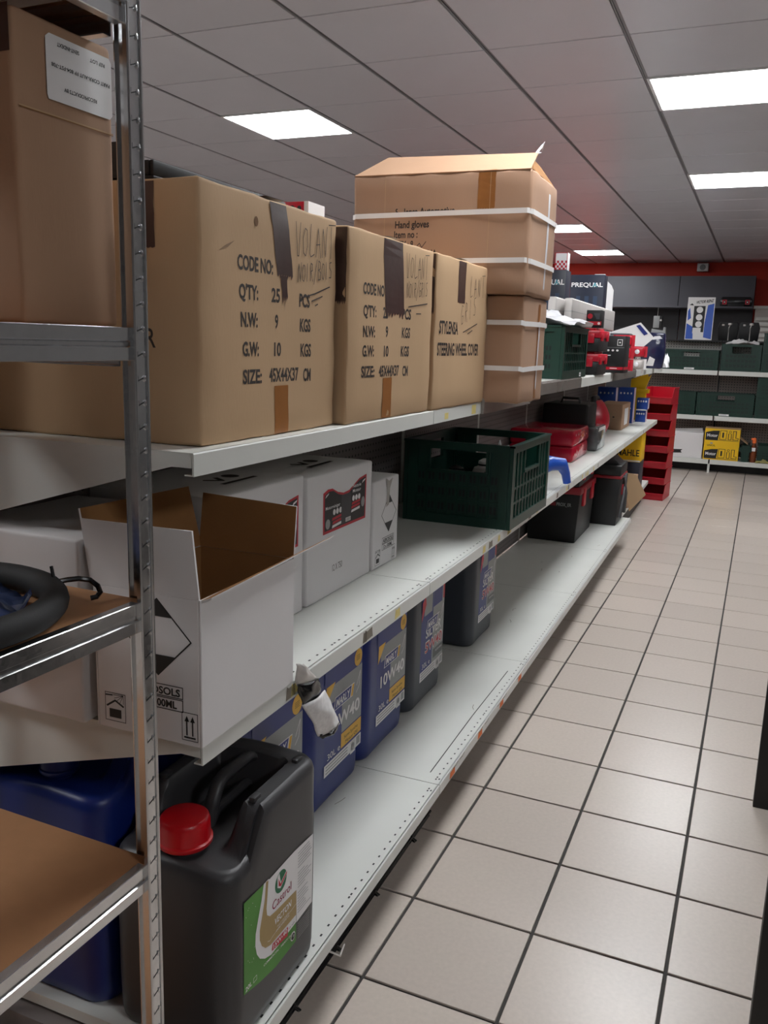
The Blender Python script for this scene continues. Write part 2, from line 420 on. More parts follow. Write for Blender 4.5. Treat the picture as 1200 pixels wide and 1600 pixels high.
for k, v in enumerate(BAYS):
    b = MB().box(UB-.03, UB-.002, v-.015, v+.015, 0, 1.42); b.build('upright', M_PAINT, gon)
    for z, uf in ((ztop(max(k-1, 0)) if k else 1.2007, -.735), (ZM, -.725)):
        MB().prism([(UB, z-.006), (uf, z-.006), (uf, z-.017), (UB, z-.15)], 'y', v-.0012 if k else v+.002, v+.0012 if k else v+.0044).build('bracket', M_PAINT, gon)
    fb = MB().box(UB, -.80 if k < 6 else -.85, v-.02, v+.02, .03, .16); fb.box(-.86, -.82, v-.012, v+.012, 0, .03); fb.build('base_foot', M_BLK if k else M_SHELFG, gon)
wire = MB()
wire.tube([(-.664, 1.03, .132), (-.664, 1.5, .136), (-.664, 2.0, .132)], .0035, 6); wire.tube([(-.668, 1.03, .118), (-.668, 2.0, .118)], .003, 6)
for v in (1.24, 1.42, 1.62, 1.86):
    wire.tube([(-.672, v, .15), (-.664, v, .134), (-.655, v+.006, .122), (-.66, v+.012, .114), (-.668, v+.008, .12)], .003, 6)
wire.build('under_shelf_wire', M_BLKG, gon)
MB().tube([(-.660, 1.38, .15), (-.645, 1.40, .13), (-.655, 1.44, .125)], .0022, 6).build('wire_clip', M_SILV, gon)
box('under_shelf_dark', M_BLK, gon, -.79, -.78, 1.03, 8.1, 0.0, .155)  # black sheet standing in for the shade under the open base shelf

# ---------------------------------------------------------------- galvanised storage rack in front
RA = -.0121
def RK(a, b, z): return Vector((a*math.cos(RA)-b*math.sin(RA), a*math.sin(RA)+b*math.cos(RA), z))
rack = thing('storage_rack', 'galvanised steel boltless storage rack with hardboard shelves at the left edge', 'rack', (0, 0, 0), RA)
AF, BE, AB, BN, PW = -.765, .926, -1.215, -.35, .0255
bp = [(-.014, 0), (-.001, 0), (0, -.001), (0, -.017), (-.004, -.0195), (-.004, -.0235), (0, -.026), (0, -.042), (-.001, -.043), (-.014, -.043), (-.014, -.041), (-.003, -.040), (-.003, -.028), (-.007, -.025), (-.007, -.018), (-.003, -.015), (-.003, -.003), (-.014, -.003)]
for z in (1.373, .999, .595, .12, 1.779):
    MB().prism([(AF-.004+p[0], z+p[1]) for p in bp], 'y', BN+.01, BE-PW+.001).build('beam', M_GALV, rack)
    MB().prism([(AB+.004-p[0], z+p[1]) for p in bp], 'y', BN+.01, BE-PW+.001).build('beam', M_GALV, rack)
    for b in (BE-.012, BN+.012):
        MB().prism([(b+(p[0] if b > 0 else -p[0]), z-.0085+p[1]) for p in bp], 'x', AB+.03, AF-.035).build('end_beam', M_GALV, rack)
    box('shelf_board', M_CHIP, rack, AB+.006, AF-.007, BN+.01, BE-.006, z-.008, z-.0015)
    if z > 1.7:
        for q in range(7):
            bb = BN+.15+q*.17
            MB().prism([(bb, z-.03), (bb+.03, z-.03), (bb+.03, z-.0085), (bb, z-.0085)], 'x', AB+.02, AF-.02).build('shelf_rib', M_GALV, rack)
def post(a, b, sa, sb):
    t = .0016; r = .004
    P = MB()
    # angle profile with rolled lips, flange faces: front (along b) and end (along a)
    pr = [(a, b), (a, b-sb*PW), (a-sa*.006, b-sb*PW), (a-sa*.006, b-sb*(PW-.0016)), (a-sa*t, b-sb*(PW-.0016)), (a-sa*t, b-sb*t), (a-sa*.0354, b-sb*t), (a-sa*.0354, b-sb*.006), (a-sa*.037, b-sb*.006), (a-sa*.037, b)]
    P.prism(pr, 'z', 0, 2.0)
    P.tube([(a+sa*.001, b-sb*(PW-.0018), 0), (a+sa*.001, b-sb*(PW-.0018), 2.0)], .0022, 6); P.tube([(a+sa*.001, b-sb*.001, 0), (a+sa*.001, b-sb*.001, 2.0)], .0022, 6)
    return P.build('post', M_GALV, rack)
p1 = post(AF, BE, 1, 1)
post(AF, BN, 1, -1); post(AB, BE, -1, 1); post(AB, BN, -1, -1)
sl = Print(); dm = MB()
for i in range(60):
    z = .05+i*.0322
    sl.poly([(-.020, z-.003), (-.009, z+.001), (-.009, z+.0025), (-.020, z-.0015)], M_SLOT)
    sl.poly([(-.020, z-.001), (-.0188, z-.001), (-.0188, z+.005), (-.020, z+.004)], M_SLOT)
    dm.lathe([(.0036, 0), (.003, .0016), (.0012, .0022)], 8, (0, 0, 0))
    n = len(dm.v)
    for q in range(n-24, n):
        x, y, zz = dm.v[q]; dm.v[q] = (AF+zz, BE-.0072+x*.7, z+.001+y*1.3)
sl.build('post_slots', p1, (AF, BE, 0), lift=.0004, **FA)
tag(dm.build('post_dimples', M_GALV, p1, smooth=True), kind='stuff')

# ---------------------------------------------------------------- cartons
def carton_body(name, m, parent, du, dv, h, r=.006, amp=.0025, seed=0, n=9, open_top=False):
    """box with softened edges and slightly uneven faces; local x = across (+ aisle), y = along, z from 0"""
    rg = random.Random(seed); ph = [rg.uniform(0, 6.3) for _ in range(12)]
    half = (du/2, dv/2, h/2)
    def ax(hh): 
        c = [-hh, -hh+r*.35, -hh+r]+[-hh+r+(2*hh-2*r)*(i/n) for i in range(1, n)]+[hh-r, hh-r*.35, hh]
        return c
    verts = {}; V = []; Fc = []
    def vid(p):
        key = tuple(round(c, 6) for c in p)
        if key in verts: return verts[key]
        q = Vector(p); inn = Vector([max(-half[i]+r, min(half[i]-r, p[i])) for i in range(3)])
        d = q-inn
        if d.length > 1e-9: q = inn+d.normalized()*r
        # unevenness
        e = [1-abs(p[i])/half[i] for i in range(3)]
        nz = Vector((math.sin(p[1]*17+ph[0])*math.sin(p[2]*14+ph[1]), math.sin(p[0]*16+ph[2])*math.sin(p[2]*15+ph[3]), math.sin(p[0]*15+ph[4])*math.sin(p[1]*16+ph[5])))
        edge = Vector((math.sin(p[1]*60+p[2]*41+ph[6]), math.sin(p[0]*55+p[2]*47+ph[7]), math.sin(p[0]*52+p[1]*44+ph[8])))
        for i in range(3):
            on = e[i] < .02
            o1, o2 = e[(i+1) % 3], e[(i+2) % 3]
            fall = min(1, min(o1, o2)*6)
            if on: q[i] += nz[i]*amp*fall*(.5 if i == 0 else 1)
            if on and min(o1, o2) < .06: q[i] += edge[i]*amp*.35
        q.z += half[2]
        verts[key] = len(V); V.append(q); return verts[key]
    A = [ax(half[i]) for i in range(3)]
    for i in range(3):
        j, k = (i+1) % 3, (i+2) % 3
        for sgn in (-1, 1):
            if open_top and i == 2 and sgn == 1: continue
            for a in range(len(A[j])-1):
                for b in range(len(A[k])-1):
                    quad = []
                    for (x, y) in ((a, b), (a+1, b), (a+1, b+1), (a, b+1)):
                        p = [0, 0, 0]; p[i] = sgn*half[i]; p[j] = A[j][x]; p[k] = A[k][y]; quad.append(vid(p))
                    if sgn < 0: quad = quad[::-1]
                    if len(set(quad)) > 2: Fc.append(tuple(dict.fromkeys(quad)))
    mb = MB(); mb.add(V, Fc)
    o = mb.build(name, m, parent, smooth=True)
    def da(s, t):      # displacement of the aisle face at (y=s, z=t)
        p = (half[0], s, t-half[2]); e1 = 1-abs(p[1])/half[1]; e2 = 1-abs(p[2])/half[2]
        return math.sin(p[1]*17+ph[0])*math.sin(p[2]*14+ph[1])*amp*max(0, min(1, min(e1, e2)*6))*.5
    def dn(s, t):      # displacement of the face towards the camera end, outwards = -y
        p = (s, -half[1], t-half[2]); e1 = 1-abs(p[0])/half[0]; e2 = 1-abs(p[2])/half[2]
        return -math.sin(p[0]*16+ph[2])*math.sin(p[2]*15+ph[3])*amp*max(0, min(1, min(e1, e2)*6))
    return o, da, dn
def ribbon(p, pts_l, pts_r, m, layer=0):
    for a, b, c, d in zip(pts_l[:-1], pts_l[1:], pts_r[1:], pts_r[:-1]): p.poly([a, d, c, b], m, layer)
def tape(p, s0, s1, t0, t1, m, layer, n=8, ragged=0, seed=1, lean=0):
    rg = random.Random(seed); L = []; Rr = []
    for i in range(n+1):
        t = t1+(t0-t1)*i/n; x = lean*i/n
        L.append((s0+x+rg.uniform(-.0008, .0008), t)); Rr.append((s1+x+rg.uniform(-.0008, .0008), t))
    ribbon(p, L, Rr, m, layer)
    if ragged:
        k = 7; x0, x1 = s0+lean, s1+lean
        for i in range(k):
            a, b = x0+(x1-x0)*i/k, x0+(x1-x0)*(i+1)/k
            p.poly([(a, t0), (a+(b-a)*.3, t0-ragged*rg.uniform(.2, 1)), (b, t0)], m, layer)
def tape_part(parent, o, fr, disp, s0, s1, t0, t1, m, n=8, ragged=0, seed=1, lean=0, layer=1):
    p = Print(); tape(p, s0, s1, t0, t1, m, layer, n, ragged, seed, lean); return p.build('tape', parent, o, disp=disp, **fr)
def hand(p, strokes, x, y, k, m, wd=.0016):
    for st in strokes: p.stroke([(x+a*k, y+b*k) for a, b in st], wd, m, 3)
H_ = {'V': [[(0, 1), (.12, 0), (.2, 0), (.3, 1)]], 'O': [[(.15, .85), (.02, .55), (.05, .1), (.2, .02), (.32, .35), (.28, .8), (.15, .85)]], 'L': [[(.1, 1), (.02, .1), (.1, 0), (.34, .1)]],
      'A': [[(0, 0), (.17, .9), (.33, 0)], [(.02, .38), (.3, .42)]], 'N': [[(0, 0), (.06, .9), (.26, .05), (.34, 1)]], 'T': [[(.18, 0), (.2, 1)], [(0, 1.05), (.5, 1.1)]],
      'I': [[(.1, 0), (.12, .9)]], 'R': [[(.03, 0), (.07, .9), (.25, .85), (.26, .55), (.08, .48), (.3, 0)]], '/': [[(0, -.2), (.35, 1.1)]], 'B': [[(.03, 0), (.08, 1), (.28, .92), (.26, .6), (.08, .52), (.32, .4), (.3, .05), (.03, 0)]],
      'G': [[(.32, .85), (.15, .9), (.02, .45), (.1, .02), (.3, .1), (.3, .42), (.15, .4)]], 'S': [[(.28, .9), (.08, .85), (.06, .6), (.26, .42), (.22, .08), (0, .06)]], 'E': [[(.28, .9), (.04, .88), (.02, .05), (.3, .05)], [(.03, .48), (.24, .5)]]}
def handword(p, wrd, x, y, h, m, adv=.42, slope=0, wd=.0016):
    for i, ch in enumerate(wrd):
        if ch in H_: hand(p, H_[ch], x+i*adv*h, y+slope*i*adv*h, h, m, wd)

zt = 1.2012
def steering_box(u0, u1, v0, v1, h, label, seed, kind, rz=0):
    du, dv = u1-u0, v1-v0
    t = gthing('carton', label, 'carton', (u0+u1)/2, (v0+v1)/2, zt, rz, 'steering wheel cover cartons on the top shelf')
    b, da, dn = carton_body('carton_body', M_CARD, t, du, dv, h, seed=seed, amp=.003)
    A = Print()
    y0 = -dv/2
    TA = lambda *q: tape_part(b, (du/2, 0, 0), FA, da, *q)
    TN = lambda *q: tape_part(b, (0, -dv/2, 0), FN, dn, *q)
    if kind in (1, 2):
        x = lambda q: y0+q
        if kind == 1:
            rows = [('CODE NO:', .102, .108, .268), ("Q'TY:", .105, .058, .224), ('N.W:', .109, .052, .181), ('G.W:', .114, .051, .135), ('SIZE:', .115, .060, .091),
                    ('25', .206, .029, .224), ('9', .219, .011, .181), ('10', .217, .024, .135), ('45X44X37', .200, .104, .092), ('PCS', .304, .039, .221), ('KGS', .308, .039, .178), ('KGS', .311, .039, .134), ('CM', .322, .028, .090)]
        else:
            rows = [('CODE NO', .070, .108, .258), ("Q'TY:", .073, .064, .214), ('N.W:', .073, .058, .173), ('G.W:', .072, .055, .134), ('SIZE:', .068, .064, .092),
                    ('25', .172, .028, .214), ('9', .187, .013, .175), ('10', .179, .025, .134), ('45X44X37', .154, .116, .092), ('PCS', .278, .052, .216), ('KGS', .28, .05, .175), ('KGS', .278, .05, .134), ('CM', .292, .034, .090)]
        for s, a, wd, z in rows: A.text(s, x(a), z, .0215, M_INK, 0, wd, .03)
        if kind == 1:
            TA(x(.198), x(.252), .270, h-.004, M_TAPE, 9, .010, 4, .026); TA(x(.236), x(.256), .235, .268, M_TAPE, 4, .028, 8, .006)
            TA(x(.218), x(.266), .002, .084, M_TAPE2, 4)
            handword(A, 'VOLANT', x(.285), .306, .056, M_PEN, .46, .06); handword(A, 'NOIR/BOIS', x(.295), .262, .034, M_PEN, .45, .12)
            A.stroke([(x(.31), .236), (x(.36), .246), (x(.42), .262)], .0022, M_PEN, 3); A.stroke([(x(.348), .232), (x(.39), .243)], .0022, M_PEN, 3); A.stroke([(x(.362), .225), (x(.372), .228)], .0022, M_PEN, 3)
            A.disc(x(.157), .345, .006, mat('oil_stain', (110, 74, 36), .7), 1, .008, 9); A.poly([(x(.05), .29), (x(.075), .297), (x(.095), .309), (x(.07), .30)], mat('rub_mark', (140, 112, 84), .8), 1)
        else:
            TA(x(.166), x(.268), .226, h-.004, M_TAPE, 9, .012, 6, .02); TA(x(.178), x(.228), .002, .088, M_TAPE2, 4)
            handword(A, 'VOLANT', x(.29), .306, .052, M_PEN, .45, .03); handword(A, 'NOIR/GRIS', x(.295), .262, .036, M_PEN, .42, .08)
            A.stroke([(x(.31), .243), (x(.43), .256)], .0024, M_PEN, 3); A.stroke([(x(.36), .23), (x(.39), .231)], .0024, M_PEN, 3)
    else:
        x = lambda q: y0+q
        A.text('STYLENSA', x(.03), .190, .030, M_INK, 0, .15, .03); A.text('STEERING WHEEL COVER', x(.024), .136, .030, M_INK, 0, .345, .03)
        TA(x(.165), x(.226), .272, h-.004, M_TAPE, 8, .003, 5, .004); handword(A, 'LANT', x(.27), .29, .055, M_PEN, .6, .05); handword(A, 'GRIS', x(.2), .215, .056, M_PEN, .62, .25)
        A.stroke([(x(.22), .196), (x(.34), .222)], .0024, M_PEN, 3); A.stroke([(x(.26), .193), (x(.3), .203)], .0024, M_PEN, 3)
    A.build('printing', b, (du/2, 0, 0), disp=da, **FA)
    N = Print()
    if kind == 1:
        TN(du/2-.13, du/2-.076, .290, h-.004, M_TAPE, 6, .002, 3); N.text('R', du/2-.098, .145, .028, M_INK, 0, .018, .012)
    else: TN(du/2-.03, du/2-.004, .24, h-.004, M_TAPE, 6, .01, 3)
    if N.v: N.build('printing', b, (0, -dv/2, 0), disp=dn, **FN)
    T_ = Print(); T_.rect(-.03, -du/2+.01, .03, du/2-.005, M_TAPE)
    T_.build('top_tape', b, (0, 0, h), (0, 1, 0), (1, 0, 0), (0, 0, 1), lift=.004)
    return t
steering_box(-1.18, -.742, 1.072, 1.522, .386, 'nearest tan steering wheel cover carton, handwritten VOLANT NOIR/BOIS, on the top shelf', 1, 1)
steering_box(-1.165, -.720, 1.538, 2.006, .380, 'middle tan carton on the top shelf with wide ragged dark tape over its code number', 2, 2, -.012)
steering_box(-1.155, -.710, 2.014, 2.456, .380, 'third tan carton on the top shelf printed STEERING WHEEL COVER and handwritten GRIS', 3, 3, -.008)

# strapped brown cartons with gloves, stacked, sticking out over the shelf edge
def strap_loop(parent, du, dv, z, r=.006):
    x, y, o = du/2, dv/2, .0052
    c = [(x+o, -y+r), (x+o, y-r), (x-r, y+o), (-x+r, y+o), (-x-o, y-r), (-x-o, -y+r), (-x+r, -y-o), (x-r, -y-o)]
    pts = []
    for i in range(8):
        a = Vector(c[i]); b = Vector(c[(i+1) % 8])
        for q in range(4): pts.append(a.lerp(b, q/4))
    V = []; n = len(pts)
    for i, p in enumerate(pts):
        dz = .0025*math.sin(i*.5); V += [(p.x, p.y, z-.007+dz), (p.x, p.y, z+.007+dz)]
    F = [(2*i, 2*((i+1) % n), 2*((i+1) % n)+1, 2*i+1) for i in range(n)]
    o_ = MB().add(V, F).build('strap', M_STRAP, parent); md = o_.modifiers.new('s', 'SOLIDIFY'); md.thickness = .0012; return o_
b4 = gthing('glove_carton', 'lower brown carton with white plastic straps jutting over the shelf edge', 'carton', -.868, 2.60, zt)
bd, da, dn = carton_body('carton_body', M_CARD3, b4, .535, .29, .306, seed=11, amp=.003)
for z in (.098, .228): strap_loop(b4, .535, .29, z)
tape_part(bd, (.2675, 0, 0), FA, da, .03, .055, .01, .29, M_TAPE2, 6, .003, 2); tape_part(bd, (.2675, 0, 0), FA, da, .045, .06, .04, .24, M_PLAST, 6, .01, 3, 0, 2)
b5 = gthing('glove_carton', 'big upper brown carton with white straps, raised lid flap and Hand gloves print', 'carton', -.862, 2.595, zt+.308, .0)
bd, da, dn = carton_body('carton_body', M_CARD3, b5, .54, .33, .335, seed=12, amp=.004, r=.01)
for z in (.09, .222): strap_loop(b5, .54, .33, z, .01)
N = Print(); L0 = -.27
tape_part(bd, (0, -.165, 0), FN, dn, .115, .165, .235, .33, M_TAPE2, 5, .004, 2)
N.text('Stylensa Automotive', L0+.135, .222, .018, M_INK, 0, .185, .025); N.text('Hand gloves', L0+.135, .186, .019, M_INK, 0, .108, .025); N.text('Item no :', L0+.133, .158, .019, M_INK, 0, .075, .025)
N.text('QTY : 8', L0+.135, .13, .019, M_INK, 0, .06, .025); N.text('MADE IN CHINA', L0+.12, .104, .019, M_INK, 0, .15, .025)
N.stroke([(L0+.2, .128), (L0+.215, .142), (L0+.222, .13), (L0+.235, .146)], .002, M_PEN, 1)
N.stroke([(L0+.102, .01), (L0+.103, .33)], .0015, M_CARD, 1); N.stroke([(L0+.42, .02), (L0+.421, .33)], .0012, M_CARD, 1)
N.build('printing', bd, (0, -.165, 0), disp=dn, **FN)
tape_part(bd, (.27, 0, 0), FA, da, .04, .06, .03, .3, M_PLAST, 6, .01, 3)
fl = MB()
def slab(mb, a, b, c, d, t=.004, m=0):
    a, b, c, d = map(Vector, (a, b, c, d)); n = (b-a).cross(d-a).normalized()*t
    mb.add([a, b, c, d, a+n, b+n, c+n, d+n], [(0, 1, 2, 3), (7, 6, 5, 4), (0, 4, 5, 1), (1, 5, 6, 2), (2, 6, 7, 3), (3, 7, 4, 0)], m)
slab(fl, (-.268, -.163, .333), (.262, -.163, .331), (.255, -.06, .392), (-.21, -.045, .405))
fo = fl.build('lid_flap', M_CARD2, b5)
p = Print(); p.rect(.115, 0, .165, .11, M_TAPE2); p.stroke([(-.168, 0), (-.15, .11)], .0015, M_CARD, 1); p.build('flap_tape', fo, (0, -.1635, .3335), (1, 0, 0), (0, .86, .51), (0, -.51, .86), lift=.002)
fl = MB(); slab(fl, (.264, .155, .333), (.268, -.158, .333), (.25, -.10, .372), (.225, .1, .39)); fl.build('side_flap', M_CARDIN, b5)
MB().add([(.25, -.06, .39), (.262, -.05, .41), (.258, -.03, .425), (.245, -.05, .40), (.268, -.04, .43), (.256, -.02, .405)], [(0, 1, 2, 3), (1, 4, 5, 2), (0, 3, 5)]).build('torn_tape', M_PLAST, b5)

# things lying on the cartons
tr = gthing('black_tray', 'black plastic tray lying on top of the nearest tan carton', 'tray', -.97, 1.30, zt+.39)
m_ = MB(); m_.box(-.13, .13, -.2, .2, 0, .006); 
for a in ((-.13, -.122, -.2, .2), (.122, .13, -.2, .2), (-.122, .122, -.2, -.192), (-.122, .122, .192, .2)): m_.box(*a, .006, .028)
m_.build('tray_body', M_BLK, tr, bevel=.002)
m_ = MB(); m_.prism([(-.15, 0), (.02, 0), (-.02, .022), (-.14, .022)], 'y', -.235, -.215); m_.build('tray_flange', M_BLK, tr)
m_ = MB(); m_.box(.07, .085, .16, .18, .02, .042); m_.box(.08, .09, -.02, .02, .02, .036); m_.build('tray_clip', M_BLKG, tr)
bt = gthing('black_basket', 'black plastic basket corner peeking up behind the galvanised post', 'basket', -.93, 1.085, zt+.389)
m_ = MB(); m_.box(-.06, .06, -.012, -.006, 0, .05); m_.box(-.06, -.054, -.006, .02, 0, .05); m_.box(.054, .06, -.006, .02, 0, .05); m_.box(-.054, .054, -.006, .02, 0, .004); m_.build('basket_body', M_BLK, bt)
rp = gthing('red_package', 'small red boxed tool with white edge lying on the middle tan carton', 'package', -.965, 1.80, zt+.386)
box('package_box', M_RED, rp, -.085, .035, -.04, .04, 0, .078, .002)
p = Print(); p.rect(.025, .0, .035, .078, M_WHITE); p.stroke([(-.06, .062), (-.03, .062)], .008, M_BLK, 1); p.disc(-.005, .062, .008, M_BLK, 1); p.disc(.013, .064, .005, M_BLK, 1)
p.build('package_print', rp, (0, -.04, 0), **FN); p = Print(); p.rect(-.04, 0, .04, .078, M_WHITE); p.build('package_edge', rp, (.035, 0, 0), **FA)

# ---------------------------------------------------------------- white cartons on the middle shelf
WG = 'white aerosol and cleaner cartons on the middle shelf'
ob = gthing('open_carton', 'open white aerosol carton with upright flaps at the near end of the middle shelf', 'carton', -.797, 1.145, ZM, .01, WG)
W_, D_, Hc = .196, .288, .232; t_ = .004
m_ = MB()
m_.box(W_/2-t_, W_/2, -D_/2, D_/2, 0, Hc); m_.box(-W_/2, -W_/2+t_, -D_/2, D_/2, 0, Hc); m_.box(-W_/2+t_, W_/2-t_, -D_/2, -D_/2+t_, 0, Hc); m_.box(-W_/2+t_, W_/2-t_, D_/2-t_, D_/2, 0, Hc); m_.box(-W_/2+t_, W_/2-t_, -D_/2+t_, D_/2-t_, 0, t_)
ow = m_.build('carton_walls', M_WHITEC, ob, bevel=.0012, bseg=1)
li = MB(); e = .0006
a, b_, c_, d_ = -W_/2+t_+e, W_/2-t_-e, -D_/2+t_+e, D_/2-t_-e
li.add([(a, c_, t_+e), (b_, c_, t_+e), (b_, d_, t_+e), (a, d_, t_+e), (a, c_, Hc), (b_, c_, Hc), (b_, d_, Hc), (a, d_, Hc)], [(0, 1, 2, 3), (0, 4, 5, 1), (1, 5, 6, 2), (2, 6, 7, 3), (3, 7, 4, 0)])
li.build('raw_inside', M_CARDIN, ow)
def flap(name, a, b, c, d, n_in, t=.0036):
    """white outside, raw board inside; n_in = inside direction"""
    a, b, c, d = map(Vector, (a, b, c, d)); n = Vector(n_in)*t
    mb = MB(); mb.add([a, b, c, d, a+n, b+n, c+n, d+n], [(0, 1, 2, 3), (0, 4, 5, 1), (1, 5, 6, 2), (2, 6, 7, 3), (3, 7, 4, 0)], 0); mb.add([a+n, b+n, c+n, d+n], [(0, 1, 2, 3)], 1)
    mb2 = MB(); mb2.v, mb2.f, mb2.m = mb.v, mb.f, mb.m
    return mb2.build(name, [M_WHITEC, M_CARDIN], ob)
flap('flap', (-W_/2-.016, -D_/2-.004, Hc+.101), (W_/2-.012, -D_/2-.003, Hc+.103), (W_/2-.003, -D_/2, Hc), (-W_/2-.004, -D_/2, Hc), (0, 1, 0))
flap('flap', (-W_/2, D_/2, Hc), (W_/2, D_/2, Hc), (W_/2+.002, D_/2+.006, Hc+.092), (-W_/2+.002, D_/2+.012, Hc+.098), (0, -1, 0))
flap('flap', (-W_/2, -D_/2, Hc), (-W_/2, D_/2, Hc), (-W_/2-.024, D_/2-.004, Hc+.108), (-W_/2-.026, -D_/2+.004, Hc+.114), (.95, 0, .3))
flap('flap', (W_/2-.001, -D_/2+.002, Hc-.003), (W_/2-.001, D_/2+.14, Hc+.006), (W_/2+.012, D_/2+.135, Hc+.0125), (W_/2+.016, -D_/2+.004, Hc+.0035), (0, 0, 1), .0026)
def aerosol_marks(P, s0, wd, t0, num):
    """hazard diamond, text plate, flammable mark and arrows on a face wd wide starting at s0"""
    k = wd/.19
    cx, cy, r = s0+.115*k, t0+.160*k, .058*k
    P.stroke([(cx-r, cy), (cx, cy+r), (cx+r, cy), (cx, cy-r), (cx-r, cy)], .0022*k, M_BLACKINK)
    q = .46
    P.poly([(cx-r*(1-q), cy-r*q), (cx, cy-r), (cx+r*(1-q), cy-r*q)], M_BLACKINK, 1); P.poly([(cx-r*.45, cy+r*.55), (cx+r*.45, cy+r*.55), (cx, cy+r)], M_BLACKINK, 1)
    x0, x1, y0 = s0+.066*k, s0+.158*k, t0+.050*k; hh = .019*k
    P.frame(x0, y0, x1, y0+hh, .0014*k, M_BLACKINK); P.frame(x0, y0+hh+.001, x1, y0+2*hh+.001, .0014*k, M_BLACKINK)
    P.text('AEROSOLS', x0+.005*k, y0+hh+.0045*k, .011*k, M_BLACKINK, 1, .082*k, .028); P.text(num, x0+.009*k, y0+.004*k, .011*k, M_BLACKINK, 1, .072*k, .028)
    a0, b0 = s0+.016*k, t0+.012*k; P.frame(a0, b0, a0+.038*k, b0+.046*k, .001*k, M_BLACKINK)
    P.rect(a0+.008*k, b0+.006*k, a0+.03*k, b0+.02*k, M_BLACKINK, 1); P.stroke([(a0+.004*k, b0+.024*k), (a0+.019*k, b0+.034*k), (a0+.034*k, b0+.026*k)], .003*k, M_BLACKINK, 1)
    for i in range(5): P.stroke([(a0+.034*k, b0+.044*k), (a0+.034*k-.018*k*math.cos(i*.4), b0+.044*k-.014*k*math.sin(i*.4+.1))], .0008*k, M_BLACKINK, 1)
    P.stroke([(a0+.002*k, b0+.041*k), (a0+.014*k, b0+.042*k)], .002*k, M_BLACKINK, 1)
    a0, b0 = s0+.155*k if wd > .18 else s0+.145*k, t0+.008*k; P.frame(a0, b0, a0+.028*k, b0+.044*k, .001*k, M_BLACKINK); P.rect(a0+.004*k, b0+.004*k, a0+.024*k, b0+.0065*k, M_BLACKINK, 1)
    for q in (.009, .019):
        P.stroke([(a0+q*k, b0+.009*k), (a0+q*k, b0+.032*k)], .0022*k, M_BLACKINK, 1); P.poly([(a0+(q-.004)*k, b0+.030*k), (a0+(q+.004)*k, b0+.030*k), (a0+q*k, b0+.039*k)], M_BLACKINK, 1)
P = Print(); aerosol_marks(P, -W_/2, W_, 0, '12 x 500ML'); P.build('printed_marks', ow, (0, -D_/2, 0), **FN)
lb = gthing('white_carton', 'closed white carton half hidden behind the storage rack shelf', 'carton', -1.046, 1.14, ZM, 0, WG)
carton_body('carton_body', M_WHITEC, lb, .27, .30, .30, seed=21, amp=.0015)
def cleaner_label(P, x0, x1, y0, y1):
    w_ = x1-x0; h_ = y1-y0
    top = [(0, .90), (.1, .96), (.2, .95), (.32, .84), (.45, .78), (.58, .80), (.7, .90), (.82, 1.0), (1, 1.05)]
    P.poly([(x0, y0), (x1, y0)]+[(x0+a*w_, y0+b*h_) for a, b in top[::-1]], M_REDL, 0)
    P.poly([(x0+.03*w_, y0+.06*h_), (x1-.03*w_, y0+.06*h_)]+[(x0+(.03+.94*a)*w_, y0+(b-.055)*h_) for a, b in top[::-1]], M_BLACKINK, 1)
    X = lambda a: x0+a*w_
    Y = lambda b: y0+b*h_
    P.text('Motorreiniger', X(.05), Y(.52), .07*h_, M_WHITE, 2, .32*w_, .01); P.text('Nettoie', X(.66), Y(.82), .075*h_, M_WHITE, 2, .2*w_, .01); P.text('Moteur', X(.66), Y(.71), .075*h_, M_WHITE, 2, .2*w_, .01)
    for q in (.24, .31, .38, .68, .75, .82): P.disc(X(q), Y(.42 if q < .5 else .58), .03*w_, M_WHITE, 2, .03*w_, 12)
    for (a, b, m) in ((.19, .24, M_REDL), (.2, .155, M_REDL), (.19, .075, M_WHITE), (.64, .43, M_REDL), (.63, .345, M_REDL), (.63, .26, M_WHITE)):
        P.poly([(X(a), Y(b)), (X(a+.21), Y(b+.03)), (X(a+.215), Y(b+.09)), (X(a+.01), Y(b+.06))], m, 2)
    P.disc(X(.1), Y(.2), .05*w_, M_GREYL, 2, .11*h_); P.disc(X(.92), Y(.42), .045*w_, M_GREYL, 2, .12*h_)
    P.rect(X(.40), Y(.08), X(.62), Y(.74), mat('label_charcoal', (58, 58, 62), .5), 2); P.rect(X(.5), Y(.1), X(.62), Y(.19), M_WHITE, 3)
    for i in range(6): P.rect(X(.51+.018*i), Y(.11), X(.517+.018*i), Y(.18), M_BLACKINK, 4)
    P.poly([(X(.04), Y(.78)), (X(.11), Y(.84)), (X(.12), Y(.88)), (X(.06), Y(.84))], M_WHITE, 2); P.poly([(X(.88), Y(.86)), (X(.96), Y(.92)), (X(.97), Y(.96)), (X(.9), Y(.92))], M_WHITE, 2)
